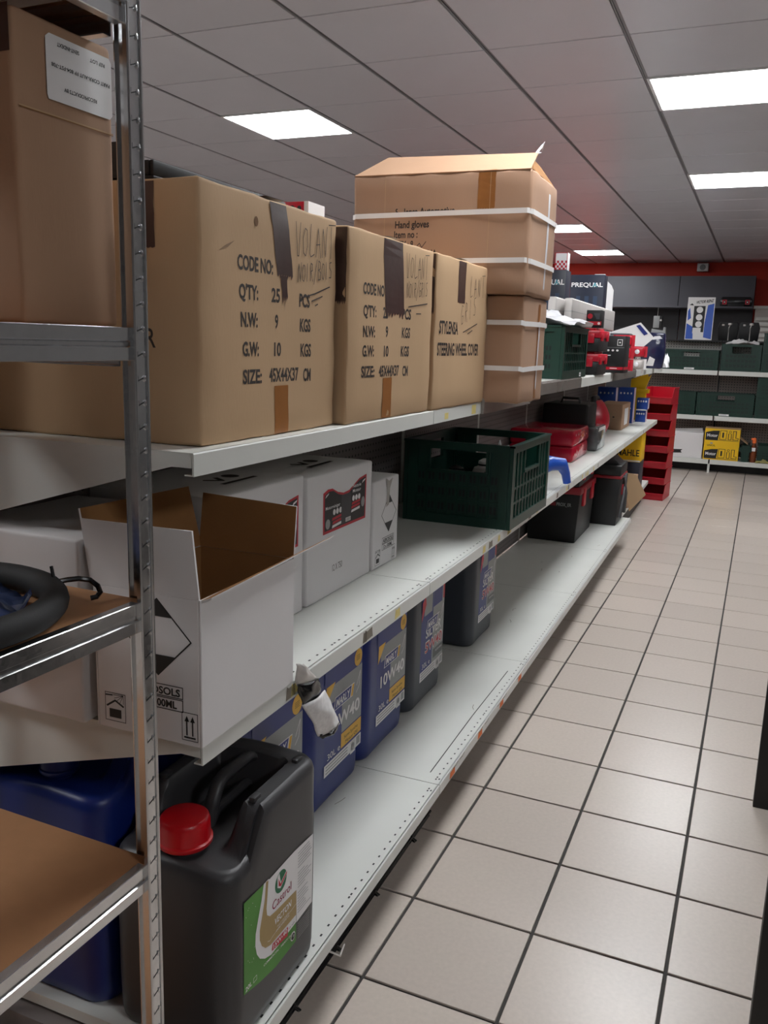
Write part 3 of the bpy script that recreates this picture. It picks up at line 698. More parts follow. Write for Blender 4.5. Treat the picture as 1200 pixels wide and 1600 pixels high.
for (v0, v1, h, lab, sd, nm) in ((1.325, 1.668, .315, 'white cleaner carton with red and black label behind the open carton', 22, 0), (1.688, 2.05, .305, 'white cleaner carton printed 12 X 750 with a full black and red label', 23, 1)):
    t = gthing('white_carton', lab, 'carton', -1.0345, (v0+v1)/2, ZM, 0, WG)
    bd, da, dn = carton_body('carton_body', M_WHITEC, t, .303, v1-v0, h, seed=sd, amp=.0015)
    P = Print(); dv = v1-v0; cleaner_label(P, -dv/2+.31*dv*.95-.03, -dv/2+.31*dv+.21, .158, .269)
    P.text('12 X 750', -.052, .058, .016, M_INK, 0, .056, .0); P.build('printed_label', bd, (.1515, 0, 0), disp=da, **FA)
    P = Print()
    P.stroke([(-.02, .02), (.0, .05), (.02, .02)], .012, M_INK); P.disc(.06, .03, .02, M_INK); P.rect(-.04, .07, .09, .082, M_INK); P.build('top_print', bd, (0, 0, h), (0, 1, 0), (1, 0, 0), (0, 0, 1), lift=.002)
t = gthing('white_carton', 'small white aerosol carton with black hazard diamond beside the green crate', 'carton', -1.032, 2.148, ZM, 0, WG)
bd, da, dn = carton_body('carton_body', M_WHITEC, t, .306, .176, .246, seed=24, amp=.0015)
P = Print(); aerosol_marks(P, -.088, .172, 0, '12 x 500ML'); P.poly([(-.012, .246), (.01, .236), (.036, .242), (.018, .215), (.012, .17), (-.008, .165), (.0, .21)], mat('torn_paper', (170, 164, 158), .8), 3); P.build('printed_marks', bd, (.153, 0, 0), disp=da, **FA)
p = Print(); p.poly([(-.08, .02), (.07, .05), (.06, .08), (-.05, .07)], M_SLOT); p.build('lid_gap', bd, (0, 0, .246), (0, 1, 0), (1, 0, 0), (0, 0, 1), lift=.002)

# ---------------------------------------------------------------- jerrycans on the bottom shelf
def can_mesh(W, L, Hh, low=.075, rc=.042, name='can_body', m=None):
    def outline():
        pts = []
        for (cx, cy, a0) in ((W/2-rc, L/2-rc, 0), (-W/2+rc, L/2-rc, 90), (-W/2+rc, -L/2+rc, 180), (W/2-rc, -L/2+rc, 270)):
            for k in range(9):
                t = math.radians(a0+k*90/8); pts.append((cx+rc*math.cos(t), cy+rc*math.sin(t)))
        out = []
        for i, p in enumerate(pts):
            q = pts[(i+1) % len(pts)]; out.append(p); d = math.hypot(q[0]-p[0], q[1]-p[1])
            if d > .03:
                n = 10
                for k in range(1, n): out.append((p[0]+(q[0]-p[0])*k/n, p[1]+(q[1]-p[1])*k/n))
        return out
    O = outline(); n = len(O)
    def S(x, a, b):
        t = max(0, min(1, (x-a)/(b-a))); return t*t*(3-2*t)
    def h(x, y):
        side = S(abs(x), W/2-.062, W/2-.040)*S(y, -L/2+.055, -L/2+.115); back = S(y, L/2-.075, L/2-.048)
        return Hh-low*(1-max(side, back))-(.006*S(abs(x), .0, W/2))
    V = []; F = []
    rings = [(0, .018, 0), (.004, .008, 0), (.012, .0025, 0), (.03, 0, 0)]
    def ring(zf, inset):
        for (x, y) in O:
            k = 1-inset/math.hypot(x, y) if inset else 1
            X, Y = x*k, y*k; V.append((X, Y, zf(x, y)))
    for z, ins, _ in rings: ring(lambda x, y, z=z: z, ins)
    for fr in (.25, .5, .75, .86): ring(lambda x, y, f=fr: .03+(h(x, y)-.03-.03)*f, -.0015 if fr < .8 else 0)
    for dz, ins in ((.022, 0), (.010, .003), (.003, .009), (0, .017)): ring(lambda x, y, dz=dz: h(x, y)-dz, ins)
    nr = 22
    for k in range(1, nr):
        s = (1-k/nr)*.93
        for (x, y) in O: V.append((x*s, y*s, h(x*s, y*s)))
    tot = len(V)//n
    for i in range(tot-1):
        for k in range(n): F.append((i*n+k, i*n+(k+1) % n, (i+1)*n+(k+1) % n, (i+1)*n+k))
    F.append(tuple(range(n))[::-1]); F.append(tuple((tot-1)*n+k for k in range(n)))
    return MB().add(V, F).mesh(name, m, smooth=True), h
def can_fittings(t, W, L, Hh, low, m, cap_m, capr=.036):
    b = MB()
    zl = Hh-low
    y0, y1 = -L/2+.118, L/2-.058
    b.tube([(0, y0, zl-.01), (0, y0+.012, zl+.03), (0, y0+.03, Hh-.014), (0, y0+.05, Hh-.006), (0, y1-.012, Hh-.006), (0, y1+.012, Hh-.016), (0, y1+.02, zl+.02)], [.012, .012, .0115, .011, .011, .0115, .012], 10, 0, False, 1.15)
    b.build('handle', m, t, smooth=True)
    b = MB(); b.tube([(0, y0+.005, zl-.002), (0, y0+.03, zl+.014), (0, y1-.02, zl+.018), (0, y1+.01, zl)], .010, 8); b.build('lower_handle_bar', m, t, smooth=True)
    for x in (-W/2+.028, W/2-.028):
        for y in (-L/2+.125, L/2-.045): box('stacking_nub', m, t, x-.006, x+.006, y-.011, y+.011, Hh-.012, Hh+.001, .002)
    cy = -L/2+.052
    b = MB(); b.lathe([(capr*.86, zl-.012), (capr*.86, zl+.010)], 24, (0, cy, 0)); b.build('neck', m, t, smooth=True)
    b = MB(); seg = 48; prof = [(capr*1.07, zl+.008), (capr*1.10, zl+.010), (capr*1.10, zl+.015), (capr*1.02, zl+.017), (capr, zl+.045), (capr*.95, zl+.052), (capr*.85, zl+.055)]
    V = []
    for i, (r, z) in enumerate(prof):
        for k in range(seg):
            rr_ = r*(1+(.022 if (k % 8 == 0 and 3 <= i <= 4) else 0)); a = 2*math.pi*k/seg; V.append((rr_*math.cos(a), cy+rr_*math.sin(a), z))
    F = [(i*seg+k, i*seg+(k+1) % seg, (i+1)*seg+(k+1) % seg, (i+1)*seg+k) for i in range(len(prof)-1) for k in range(seg)]
    F += [tuple(range(seg))[::-1], tuple((len(prof)-1)*seg+k for k in range(seg))]
    b.add(V, F); b.build('cap', cap_m, t, smooth=True)
# black can with the green label
CW, CL, CH = .238, .318, .412
bc = gthing('jerrycan', 'black twenty litre oil jerrycan with red cap and green label on the bottom shelf', 'jerrycan', -.785, 1.182, ZB)
me_, _h = can_mesh(CW, CL, CH, .074, .04, 'can_body', M_BLKP); cb = inst('can_body', me_, bc)
can_fittings(bc, CW, CL, CH, .074, M_BLKP, M_REDCAP, .042)
sd = MB()
for q in (0, 1, 2): sd.tube([(CW/2-.012+.0, -CL/2+.012+q*.012, .03), (CW/2-.008+q*.002, -CL/2+.012+q*.012, .30)], .006, 8)
def oil_label(P):
    # coordinates measured as (v, z) in the aisle frame, brought to the can's own frame
    q = lambda pts: [(a-1.182, b-ZB+.012*(a-1.06)/.25) for a, b in pts]
    P.poly(q([(1.064, .463), (1.13, .456), (1.131, .328), (1.243, .299), (1.244, .26), (1.168, .264), (1.113, .277), (1.063, .293)]), M_GREENL, 0)
    P.poly(q([(1.126, .457), (1.119, .431), (1.109, .405), (1.1, .38), (1.099, .359), (1.104, .339), (1.114, .323), (1.131, .31), (1.153, .301), (1.243, .3), (1.242, .369), (1.142, .456)]), M_WHITE, 1)
    P.poly(q([(1.133, .456), (1.129, .425), (1.12, .398), (1.113, .378), (1.113, .359), (1.12, .343), (1.132, .33), (1.149, .323), (1.243, .316), (1.242, .367), (1.167, .377), (1.147, .381), (1.137, .39), (1.135, .404), (1.138, .427), (1.141, .454)]), M_GOLD, 2)
    P.poly(q([(1.141, .454), (1.232, .451), (1.306, .442), (1.305, .299), (1.244, .299), (1.242, .367), (1.167, .377), (1.147, .381), (1.137, .39), (1.135, .404), (1.138, .427)]), M_WHITE, 2)
    c = q([(1.184, .424)])[0]; r = .0205
    P.disc(c[0], c[1], r, M_GREEND, 3)
    P.poly([(c[0]-r*.62, c[1]+r*.72), (c[0]-r*.62, c[1]-r*.28), (c[0]-r*.1, c[1]-r*.62), (c[0]+r*.98, c[1]+r*.12), (c[0]+r*.98, c[1]+r*.5), (c[0]-r*.05, c[1]-r*.08), (c[0]-r*.3, c[1]+r*.95)], M_WHITE, 4)
    P.poly([(c[0]-r*.45, c[1]+r*.5), (c[0]-r*.45, c[1]-r*.2), (c[0]-r*.05, c[1]-r*.45), (c[0]+r*.98, c[1]+r*.2), (c[0]+r*.98, c[1]+r*.4), (c[0]-r*.1, c[1]-r*.18)], M_REDL, 5)
    a = q([(1.154, .386)])[0]; P.text('Castrol', a[0], a[1], .0165, M_MAROON, 4, .068, .004)
    a = q([(1.161, .352)])[0]; P.text('VECTON', a[0], a[1], .012, M_WHITE, 4, .060, .02, .0, .15)
    for i, (x_, wd) in enumerate(((1.172, .042), (1.168, .048))):
        a = q([(x_, .341-i*.006)])[0]; P.text('FULLY SYNTHETIC' if i == 0 else 'DIESEL ENGINE OIL', a[0], a[1], .0035, M_WHITE, 4, wd)
    P.stroke(q([(1.138, .338), (1.146, .334), (1.16, .336), (1.243, .34)]), .0007, M_WHITE, 4)
    P.poly(q([(1.156, .32), (1.211, .314), (1.21, .296), (1.153, .308)]), M_REDL, 4); a = q([(1.158, .3085)])[0]; P.text('15W-40', a[0], a[1], .0085, M_WHITE, 5, .049, .02, .0)
    a = q([(1.213, .306)])[0]; P.text('CK-4/E9', a[0], a[1], .0035, M_BLACKINK, 5, .022)
    a = q([(1.125, .299)])[0]; P.text('COMMERCIAL - HEAVY DUTY', a[0], a[1], .0042, M_WHITE, 5, .11, .01, -.08)
    a = q([(1.066, .296)])[0]; P.text('20L', a[0], a[1], .0085, M_WHITE, 5, .02, .015); P.frame(a[0]+.025, a[1]-.001, a[0]+.036, a[1]+.008, .0008, M_WHITE, 5)
    c = q([(1.229, .281)])[0]; P.disc(c[0], c[1], .0085, M_WHITE, 5); P.disc(c[0], c[1], .0068, M_BLACKINK, 6); P.disc(c[0]+.001, c[1]+.001, .003, M_GREYL, 7, None, 8)
    rg = random.Random(5)
    for i in range(22):
        z = .438-i*.0058
        if i in (6, 13): continue
        a = q([(1.246, z)])[0]; P.rect(a[0], a[1], a[0]+rg.uniform(.025, .054), a[1]+.0014, M_GREYL, 5)
    for i in range(7):
        a = q([(1.25, .29-i*.005)])[0]; P.rect(a[0], a[1], a[0]+.045, a[1]+.001, M_GREYL, 1)
    for i in range(12):
        a = q([(1.07+rg.uniform(0, .03), .32+rg.uniform(0, .13))])[0]; P.disc(a[0], a[1], .0007, M_WHITE, 1, None, 6)
P = Print(); oil_label(P); P.build('printed_label', cb, (CW/2+.0015, 0, 0), **FA)
# thirty litre cans
MW, ML_, MH = .262, .318, .465
me_bl, _ = can_mesh(MW, ML_, MH, .06, .045, 'blue_can_body', M_BLUEP); me_gr, _ = can_mesh(MW, ML_, MH, .06, .045, 'grey_can_body', M_GREYP)
def marly(P, kind):
    x0, x1, y0, y1 = -.075, .150, .082, .375
    X = lambda a: x0+a*(x1-x0)
    Y = lambda b: y0+b*(y1-y0)
    if kind == 'blue':
        P.rect(X(0), Y(0), X(1), Y(1), M_BLUEL, 0)
        P.rect(X(.45), Y(.28), X(1), Y(.80), M_GREYL, 1); P.rect(X(.12), Y(.64), X(.48), Y(.80), M_GREYL, 1); P.poly([(X(.02), Y(.64)), (X(.26), Y(.82)), (X(.04), Y(.82))], M_YELL, 2)
        P.disc(X(.88), Y(.885), .024, M_YELL, 2); 
        for i in range(4): P.rect(X(.83), Y(.862+.014*i), X(.93), Y(.866+.014*i), M_INK, 3)
        P.text('10W40', X(.12), Y(.37), .034, M_WHITE, 3, .185, .02); P.rect(X(.44), Y(.13), X(1), Y(.27), M_YELL, 2)
        P.text('Semi-Synthe', X(.52), Y(.20), .009, M_INK, 3, .085); P.text('Motor Oil', X(.56), Y(.145), .009, M_INK, 3, .075)
        tc = M_WHITE
    else:
        P.rect(X(0), Y(0), X(.5), Y(1), M_BLUEL, 0); P.rect(X(.5), Y(0), X(1), Y(1), M_GREYL, 0); P.rect(X(.12), Y(.75), X(.45), Y(1), M_GREYL, 1); P.rect(X(.5), Y(.78), X(.9), Y(1), M_BLUEL, 1)
        P.poly([(X(0), Y(.7)), (X(.18), Y(.88)), (X(.14), Y(.98)), (X(.02), Y(.92))], M_REDL, 2); P.rect(X(.93), Y(.8), X(1), Y(.98), M_REDL, 2)
        P.text('SILVER', X(.2), Y(.47), .033, M_WHITE, 3, .15, .02); P.text('5W40', X(.18), Y(.3), .036, M_WHITE, 3, .172, .045); P.text('5W40', X(.195), Y(.3), .034, M_REDL, 4, .165, .01)
        P.rect(X(.55), Y(.15), X(1), Y(.26), mat('label_graphite', (84, 86, 88), .5), 1); P.text('Full Synthetic', X(.66), Y(.21), .008, M_WHITE, 3, .065)
        tc = M_WHITE
    P.poly([(X(.22), Y(.55)), (X(.74), Y(.55)), (X(.78), Y(.67)), (X(.26), Y(.67))], M_WHITE, 3); P.poly([(X(.235), Y(.557)), (X(.66), Y(.557)), (X(.70), Y(.663)), (X(.27), Y(.663))], M_BLUEL, 4)
    P.text('MARLY', X(.28), Y(.575), .020, M_WHITE, 5, .082, .02, 0, .15); P.poly([(X(.68), Y(.557)), (X(.73), Y(.557)), (X(.77), Y(.663)), (X(.72), Y(.663))], M_YELL if kind == 'blue' else M_GREYL, 5)
    P.text('30L e', X(.08), Y(.135), .017, tc, 3, .075, .0); P.rect(X(0), Y(0), X(1), Y(.11), M_WHITE, 3)
    for i in range(3): P.rect(X(.04), Y(.02+.03*i), X(.62), Y(.032+.03*i), M_GREYL, 4)
    P.rect(X(.7), Y(-.02), X(.84), Y(.1), M_WHITE, 3); P.disc(X(.77), Y(.05), .009, M_GREYL, 4, None, 8); P.rect(X(.87), Y(.02), X(.97), Y(.1), M_GREYL, 4)
    P.stroke([(X(.85), Y(.62)), (X(.95), Y(.74)), (X(.92), Y(.6)), (X(.84), Y(.55))], .002, M_WHITE, 2)
MG = 'thirty litre oil cans standing on the bottom shelf'
for (v0, u, kind, lab, zz) in ((1.365, -.885, 'blue', 'navy blue oil can mostly hidden right behind the black jerrycan', 0), (1.708, -.885, 'blue', 'navy blue oil can with a silver packet hanging over its label', 0),
                      (2.040, -.885, 'blue', 'navy blue oil can standing next to the first grey can', 0), (2.402, -.885, 'grey', 'nearer slate grey oil can with red and blue label', 0), (3.085, -.89, 'grey', 'farther slate grey oil can standing apart from the others', 0)):
    t = gthing('oil_can', lab, 'oil can', u-MW/2, v0+ML_/2, ZB, 0, MG)
    b = inst('can_body', me_bl if kind == 'blue' else me_gr, t)
    can_fittings(t, MW, ML_, MH, .06, M_BLUEP if kind == 'blue' else M_GREYP, M_BLUEP if kind == 'blue' else M_BLK, .032)
    P = Print(); marly(P, kind); P.build('printed_label', b, (MW/2+.0012, 0, 0), **FA)
t = gthing('oil_can', 'navy blue oil can in the dark corner behind the galvanised post', 'oil can', -1.052, 1.185, ZB, 0, MG); b = inst('can_body', me_bl, t); can_fittings(t, MW, ML_, MH, .06, M_BLUEP, M_BLUEP, .032)

# foil packet hanging from the middle shelf lip
pk = gthing('foil_packet', 'silver and black foil packet hanging off the middle shelf lip above a blue can', 'packet', -.70, 1.36, .70)
def crumple(name, m, parent, nx, ny, fn, th=.002, smooth=True):
    V = []; F = []
    for j in range(ny+1):
        for i in range(nx+1): V.append(fn(i/nx, j/ny))
    for j in range(ny):
        for i in range(nx): a = j*(nx+1)+i; F.append((a, a+1, a+nx+2, a+nx+1))
    o = MB().add(V, F).build(name, m, parent, smooth=smooth); md = o.modifiers.new('s', 'SOLIDIFY'); md.thickness = th; return o
def quadf(A, B, C, D, x0, bulge, ph):
    """A top-left, B top-right, C bottom-right, D bottom-left as (v, z) around (1.36, .70)"""
    def f(a, b):
        y = (A[0]*(1-a)+B[0]*a)*(1-b)+(D[0]*(1-a)+C[0]*a)*b; z = (A[1]*(1-a)+B[1]*a)*(1-b)+(D[1]*(1-a)+C[1]*a)*b
        return (x0+bulge*math.sin(a*3.1)*(.5+.5*math.sin(b*3.1))+.0012*math.sin(a*9+b*7+ph)+.0006*math.sin(b*14-a*9), y-1.36+.0012*math.sin(b*7+ph), z-.70+.0012*math.sin(a*7+ph))
    return f
crumple('packet_top', M_SILV, pk, 10, 8, quadf((1.288, .792), (1.315, .783), (1.372, .733), (1.290, .748), .007, .006, 0))
crumple('packet_band', M_BLKG, pk, 10, 8, quadf((1.288, .752), (1.375, .732), (1.388, .700), (1.312, .700), .009, .008, 2))
crumple('packet_pouch', mat('scuffed_foil', (226, 224, 224), .4, .1, .12, 120), pk, 14, 14, quadf((1.308, .706), (1.398, .703), (1.468, .604), (1.374, .616), .011, .016, 4))
crumple('packet_edge', M_BLKG, pk, 8, 4, quadf((1.375, .617), (1.467, .606), (1.45, .596), (1.385, .604), .012, .010, 1))

# ---------------------------------------------------------------- green folding crates
CR = {}
def crate_meshes(L, W, Hh):
    key = (L, W, Hh)
    if key in CR: return CR[key]
    def wall(n_len, recess):
        b = MB(); t = .014
        # outer face at x=0, inside towards -x, along y
        b.box(-t, 0, -n_len/2, n_len/2, Hh-.026, Hh); b.box(-t-.002, .004, -n_len/2, n_len/2, Hh-.007, Hh)
        b.box(-t, 0, -n_len/2, n_len/2, 0, .034)
        for s in (-1, 1): b.box(-t, 0, s*n_len/2-(.03 if s > 0 else 0), s*n_len/2+(.03 if s < 0 else 0), .034, Hh-.026)
        y0, y1 = -n_len/2+.03, n_len/2-.03; zh = Hh*.66
        ph = .10 if n_len > .3 else .06
        b.box(-t+.004, -t+.007, y0, y1, .034, zh)                         # recessed panel
        b.box(-t+.004, -t+.007, y0, -ph, zh, Hh-.026); b.box(-t+.004, -t+.007, ph, y1, zh, Hh-.026)
        b.box(-t+.002, -.001, -ph-.008, -ph, zh, Hh-.026); b.box(-t+.002, -.001, ph, ph+.008, zh, Hh-.026); b.box(-t+.002, .001, -ph-.008, ph+.008, zh-.01, zh)
        nb = max(5, int(n_len/.045))
        for i in range(nb+1):
            y = y0+(y1-y0)*i/nb; b.box(-t+.006, -.003, y-.003, y+.003, .034, zh-.01 if abs(y) < ph else Hh-.026)
        for zz in (.034+(zh-.034)*.33, .034+(zh-.034)*.66): b.box(-t+.006, -.004, y0, y1, zz-.004, zz+.004)
        return b
    def slots(n_len):
        p = Print(); nb = max(5, int(n_len/.045)); y0, y1 = -n_len/2+.03, n_len/2-.03; zh = Hh*.66
        for i in range(nb):
            for q in range(3):
                for e_ in (.3, .65):
                    y = y0+(y1-y0)*(i+e_)/nb; z = .034+(zh-.034)*(q+.5)/3; hh = (zh-.034)/3*.24; p.rect(y-.0035, z-hh, y+.0035, z+hh, M_BLK)
        return p
    wy = wall(L, 0).mesh('side_wall', M_CRATE); wx = wall(W-.03, 0).mesh('end_wall', M_CRATE)
    bs = MB().box(-W/2+.015, W/2-.015, -L/2+.015, L/2-.015, .004, .012); bs = bs.mesh('crate_base', M_CRATE)
    sl_ = []
    for n_len, nm in ((L, 'a'), (W-.03, 'b')):
        p = slots(n_len); o = p.build('wall_slots', None, (-.0068, 0, 0), **FA); me = o.data; bpy.data.objects.remove(o); sl_.append(me)
    CR[key] = (wy, wx, bs, sl_); return CR[key]
def crate(t, L, W, Hh, tag_white=None):
    wy, wx, bs, sl_ = crate_meshes(L, W, Hh)
    inst('crate_base', bs, t)
    for me, nm, loc, rz, s in ((wy, 'side_wall', (W/2, 0, 0), 0, 0), (wy, 'side_wall', (-W/2, 0, 0), math.pi, 0), (wx, 'end_wall', (0, -L/2, 0), -math.pi/2, 1), (wx, 'end_wall', (0, L/2, 0), math.pi/2, 1)):
        o = inst(nm, me, t, loc, (0, 0, rz)); q = inst('wall_slots', sl_[s], o); q['kind'] = 'stuff'
    if tag_white:
        p = Print(); p.rect(-.055, .006, .055, .026, M_WHITE); p.rect(-.04, .013, .03, .018, M_GREYL, 1); p.build('name_strip', t, tag_white, **FN)
ct = gthing('folding_crate', 'large dark green folding crate overhanging the middle shelf edge', 'crate', -.873, 3.035, ZM, -.015); crate(ct, .535, .39, .285)
for (x, y, r, mm, lab) in ((-.06, -.1, .055, M_BLKG, 'dark round part lying in the large green crate near its front'), (.05, .02, .05, M_GLASSY, 'blue wrapped part lying in the large green crate'), (-.02, .14, .055, M_SILV, 'silvery wrapped part lying in the large green crate at the back')):
    q = gthing('wrapped_part', lab, 'part', -.873+x, 3.035+y, ZM+.013)
    b = MB(); b.lathe([(r*.7, 0), (r, .01), (r, .11), (r*.8, .135), (r*.55, .14), (r*.5, .16), (r*.2, .17)], 14); b.build('part_body', mm, q, smooth=True)
    b = MB(); b.lathe([(r*.52, .14), (r*.54, .141), (r*.54, .15), (r*.52, .151)], 14); b.build('part_ring', M_BLK, q, smooth=True)
tb = gthing('round_tub', 'tan rounded tub peeking over the back of the large green crate', 'tub', -1.08, 3.42, ZM+.0); b = MB(); b.lathe([(.06, 0), (.062, .004), (.062, .24), (.05, .26), (.0455, .262)], 20); b.build('tub_body', M_CARD, tb, smooth=True); b = MB(); b.lathe([(.063, .232), (.064, .234), (.064, .246), (.063, .248)], 20); b.build('tub_rim', M_CARD2, tb, smooth=True)

# ---------------------------------------------------------------- further along the top shelf
Z2 = 1.2365
ct = gthing('folding_crate', 'dark green folding crate with white bags heaped on it, on the top shelf', 'crate', -.905, 3.88, Z2); crate(ct, .56, .40, .22)
p = Print(); p.rect(.11, .004, .15, .022, M_WHITE); p.rect(.115, .01, .14, .014, M_GREYL, 1); p.build('name_strip', ct, (.2005, 0, 0), **FA)
def bag(name, lab, loc, sx, sy, h, m, seed, rz=TH, cat='plastic bag', group=None):
    rg = random.Random(seed); ph = [rg.uniform(0, 6) for _ in range(6)]
    t = thing(name, lab, cat, loc, rz, group); n = 18; V = []; F = []
    for j in range(n+1):
        for i in range(n+1):
            a, b = i/n*2-1, j/n*2-1; e_ = max(0, 1-(abs(a)**3+abs(b)**3)*.55)
            z = h*e_*(.62+.22*math.sin(a*5+ph[0]+b*2)+.16*math.sin(b*9+a*4+ph[1])+.10*math.sin(a*17-b*13+ph[2])+.08*math.sin(a*23+b*19+ph[3]))
            V.append((a*sx*(1+.06*math.sin(b*7+ph[4])), b*sy*(1+.06*math.sin(a*8+ph[5])), max(.001, z)))
    for j in range(n):
        for i in range(n): a = j*(n+1)+i; F.append((a, a+1, a+n+2, a+n+1))
    k = len(V); V.append((0, 0, 0)); rim = [i for i in range(n+1)]+[j*(n+1)+n for j in range(1, n+1)]+[n*(n+1)+i for i in range(n-1, -1, -1)]+[j*(n+1) for j in range(n-1, 0, -1)]
    for a, b in zip(rim, rim[1:]+rim[:1]): F.append((b, a, k))
    MB().add(V, F).build('bag_body', m, t, smooth=True)
    MB().tube([(0, 0, h*.5), (.01, .012, h*.78), (-.006, .02, h*.9)], [.012, .006, .011], 7).build('bag_knot', m, t, smooth=True)
    return t
bag('plastic_bag', 'crumpled white plastic bag spilling over the top shelf crate', G(-.86, 3.80, Z2+.221), .20, .22, .07, M_PLAST, 3)
for k, (u, v, lab) in enumerate(((-.790, 4.75, 'pale aluminium case on edge, aisle side of the pair above the top shelf crate'), (-.845, 4.65, 'pale aluminium case on edge, wall side of the pair above the top shelf crate'))):
    t = gthing('aluminium_case', lab, 'case', u, v, 1.475); box('case_body', M_SILV, t, -.02, .02, -.68, .68, 0, .118, .008, bseg=3)
    box('case_seam', M_GREYL, t, -.0205, .0205, -.6805, .6805, .058, .06); 
    for y in (-.5, 0, .5): box('case_foot', M_GREYL, t, -.015, .015, y-.03, y+.03, -.004, .001)
box_ = gthing('storage_tub', 'grey storage tub supporting the aluminium cases behind the red tool cases', 'tub', -.90, 4.93, Z2); 
b = MB(); b.prism([(-.12, 0), (.085, 0), (.10, .215), (-.135, .215)], 'y', -.11, .14); b.build('tub_body', M_GREYP, box_, bevel=.004); b = MB(); b.box(-.145, .11, -.12, .15, .215, .233); b.build('tub_lid', M_GREYP, box_, bevel=.003)
def tool_case(t, W, L, h, red_low=.4, m1=None, m2=None):
    m1 = m1 or M_BLK; m2 = m2 or M_RED
    box('case_bottom', m1, t, -W/2, W/2, -L/2, L/2, 0, h*(1-red_low)-.001, .006)
    b = MB(); b.box(-W/2-.004, W/2+.004, -L/2-.004, L/2+.004, h*(1-red_low), h-.012); b.box(-W/2+.02, W/2-.02, -L/2+.02, L/2-.02, h-.012, h); b.build('case_lid', m2, t, bevel=.006)
    for y in (-L*.28, L*.28): box('latch', m2 if m1 is M_BLK else m1, t, W/2-.002, W/2+.010, y-.022, y+.022, h*.45, h*.8, .003)
    for x in (-W*.26, W*.26): box('latch', m2 if m1 is M_BLK else m1, t, x-.022, x+.022, -L/2-.012, -L/2+.002, h*.35, h*.75, .003)
    b = MB(); b.tube([(-W*.18, -L/2-.006, h*.45), (-W*.16, -L/2-.022, h*.4), (W*.16, -L/2-.022, h*.4), (W*.18, -L/2-.006, h*.45)], .006, 8); b.build('handle', m1, t, smooth=True)
for k, lab in enumerate(('lower red and black tool case of the pair on the top shelf', 'upper red and black tool case of the pair on the top shelf')):
    t = gthing('tool_case', lab, 'tool case', -.79, 4.58, Z2+k*.117); tool_case(t, .19, .30, .116, .42)
t = gthing('boxed_tool', 'small black box with red emblem on the upper red tool case', 'box', -.735, 4.50, Z2+.235)
box('box_body', M_BLK, t, -.04, .04, -.045, .045, 0, .085, .002); p = Print(); p.rect(-.04, .012, .04, .03, M_RED); p.disc(-.018, .055, .013, M_RED); p.poly([(.0, .07), (.03, .07), (.03, .04), (.015, .04)], M_GREYP); p.disc(.028, .02, .007, M_WHITE, 1, None, 10); p.build('box_print', t, (0, -.045, 0), **FN)
t = gthing('black_product_box', 'upright black product box with red band and white icons at the top shelf edge', 'box', -.705, 5.10, Z2)
box('box_body', M_BLK, t, -.055, .065, -.1, .1, 0, .205, .002); p = Print(); p.rect(-.05, .018, .062, .034, M_RED); p.rect(-.01, .024, .03, .028, M_WHITE, 1); p.frame(.022, .152, .05, .186, .003, M_WHITE); p.disc(.036, .169, .005, M_WHITE, 1, None, 8)
for q in (-.025, .0, .025): p.disc(q, .125, .007, M_WHITE, 0, .006, 8)
p.rect(-.035, .095, -.01, .1, M_WHITE); p.rect(-.05, .14, .062, .1415, M_GREYL); p.build('box_print', t, (0, -.1, 0), **FN); p = Print(); p.rect(-.098, .018, .098, .034, M_RED); p.build('box_band', t, (.065, 0, 0), **FA)
# dark navy boxes at the back
for (u, v, wd, h, lab, wl) in ((-.93, 4.33, .16, .50, 'nearer tall dark navy box with pale capital letters at the back of the top shelf', 'PREQUAL'), (-.925, 5.35, .20, .56, 'farther dark navy box lettered PREQUAL behind the aluminium cases', 'PREQUAL')):
    t = gthing('navy_box', lab, 'box', u, v, Z2, 0, 'dark navy boxes on the top shelf'); box('box_body', M_DARKBLUE, t, -wd/2, wd/2, -.06, .06, 0, h, .003)
    p = Print(); p.text(wl, -wd*.46, h-.07, .024, M_WHITE, 0, wd*.92, .02); p.text('A', wd*.16, h-.07, .024, M_TEAL, 1, wd*.13, .02)
    for q in (-.3, -.05, .2): p.rect(wd*q, h*.5, wd*(q+.12), h*.78, mat('faint_print', (44, 60, 84), .5), 0)
    p.rect(-wd*.4, h*.62, -wd*.2, h*.65, M_REDL, 1); p.build('box_print', t, (0, -.06, 0), **FN)
t = gthing('checked_box', 'small red and white checked box on the nearer navy box', 'box', -.885, 4.33, Z2+.501); box('box_body', M_WHITE, t, -.03, .03, -.03, .03, 0, .082, .001); p = Print()
for i in range(6):
    for j in range(4):
        if (i+j) % 2 == 0: p.rect(-.03+i*.01, j*.011, -.02+i*.01, j*.011+.011, M_RED)
p.frame(-.03, 0, .03, .082, .003, M_RED, 1); p.build('box_print', t, (0, -.03, 0), **FN)
t = gthing('display_board', 'white curved display board with a yellow and black patch standing behind the cases', 'display board', -.90, 5.75, Z2)
b = MB(); b.prism([(-.06, 0), (.065, 0), (.065, .50), (.05, .53), (.02, .56), (.005, .60), (-.06, .60)], 'y', -.012, .0); b.build('board', M_WHITE, t); box('board_foot', M_WHITE, t, -.06, .065, 0, .06, 0, .01)
p = Print(); p.rect(-.058, .46, .0, .55, M_BLK); p.rect(-.058, .455, .0, .48, M_YELL, 1); p.build('board_print', t, (0, -.012, 0), **FN)
t = gthing('white_bottle', 'small white spray bottle in front of the curved display board', 'bottle', -.895, 5.62, 1.594); b = MB(); b.lathe([(.022, 0), (.026, .005), (.026, .05), (.016, .07), (.010, .08)], 14); b.build('bottle_body', M_WHITE, t, smooth=True); b = MB(); b.lathe([(.011, .08), (.011, .1), (.004, .105)], 10); b.box(.0, .03, -.005, .005, .095, .105); b.build('spray_head', M_BLK, t)
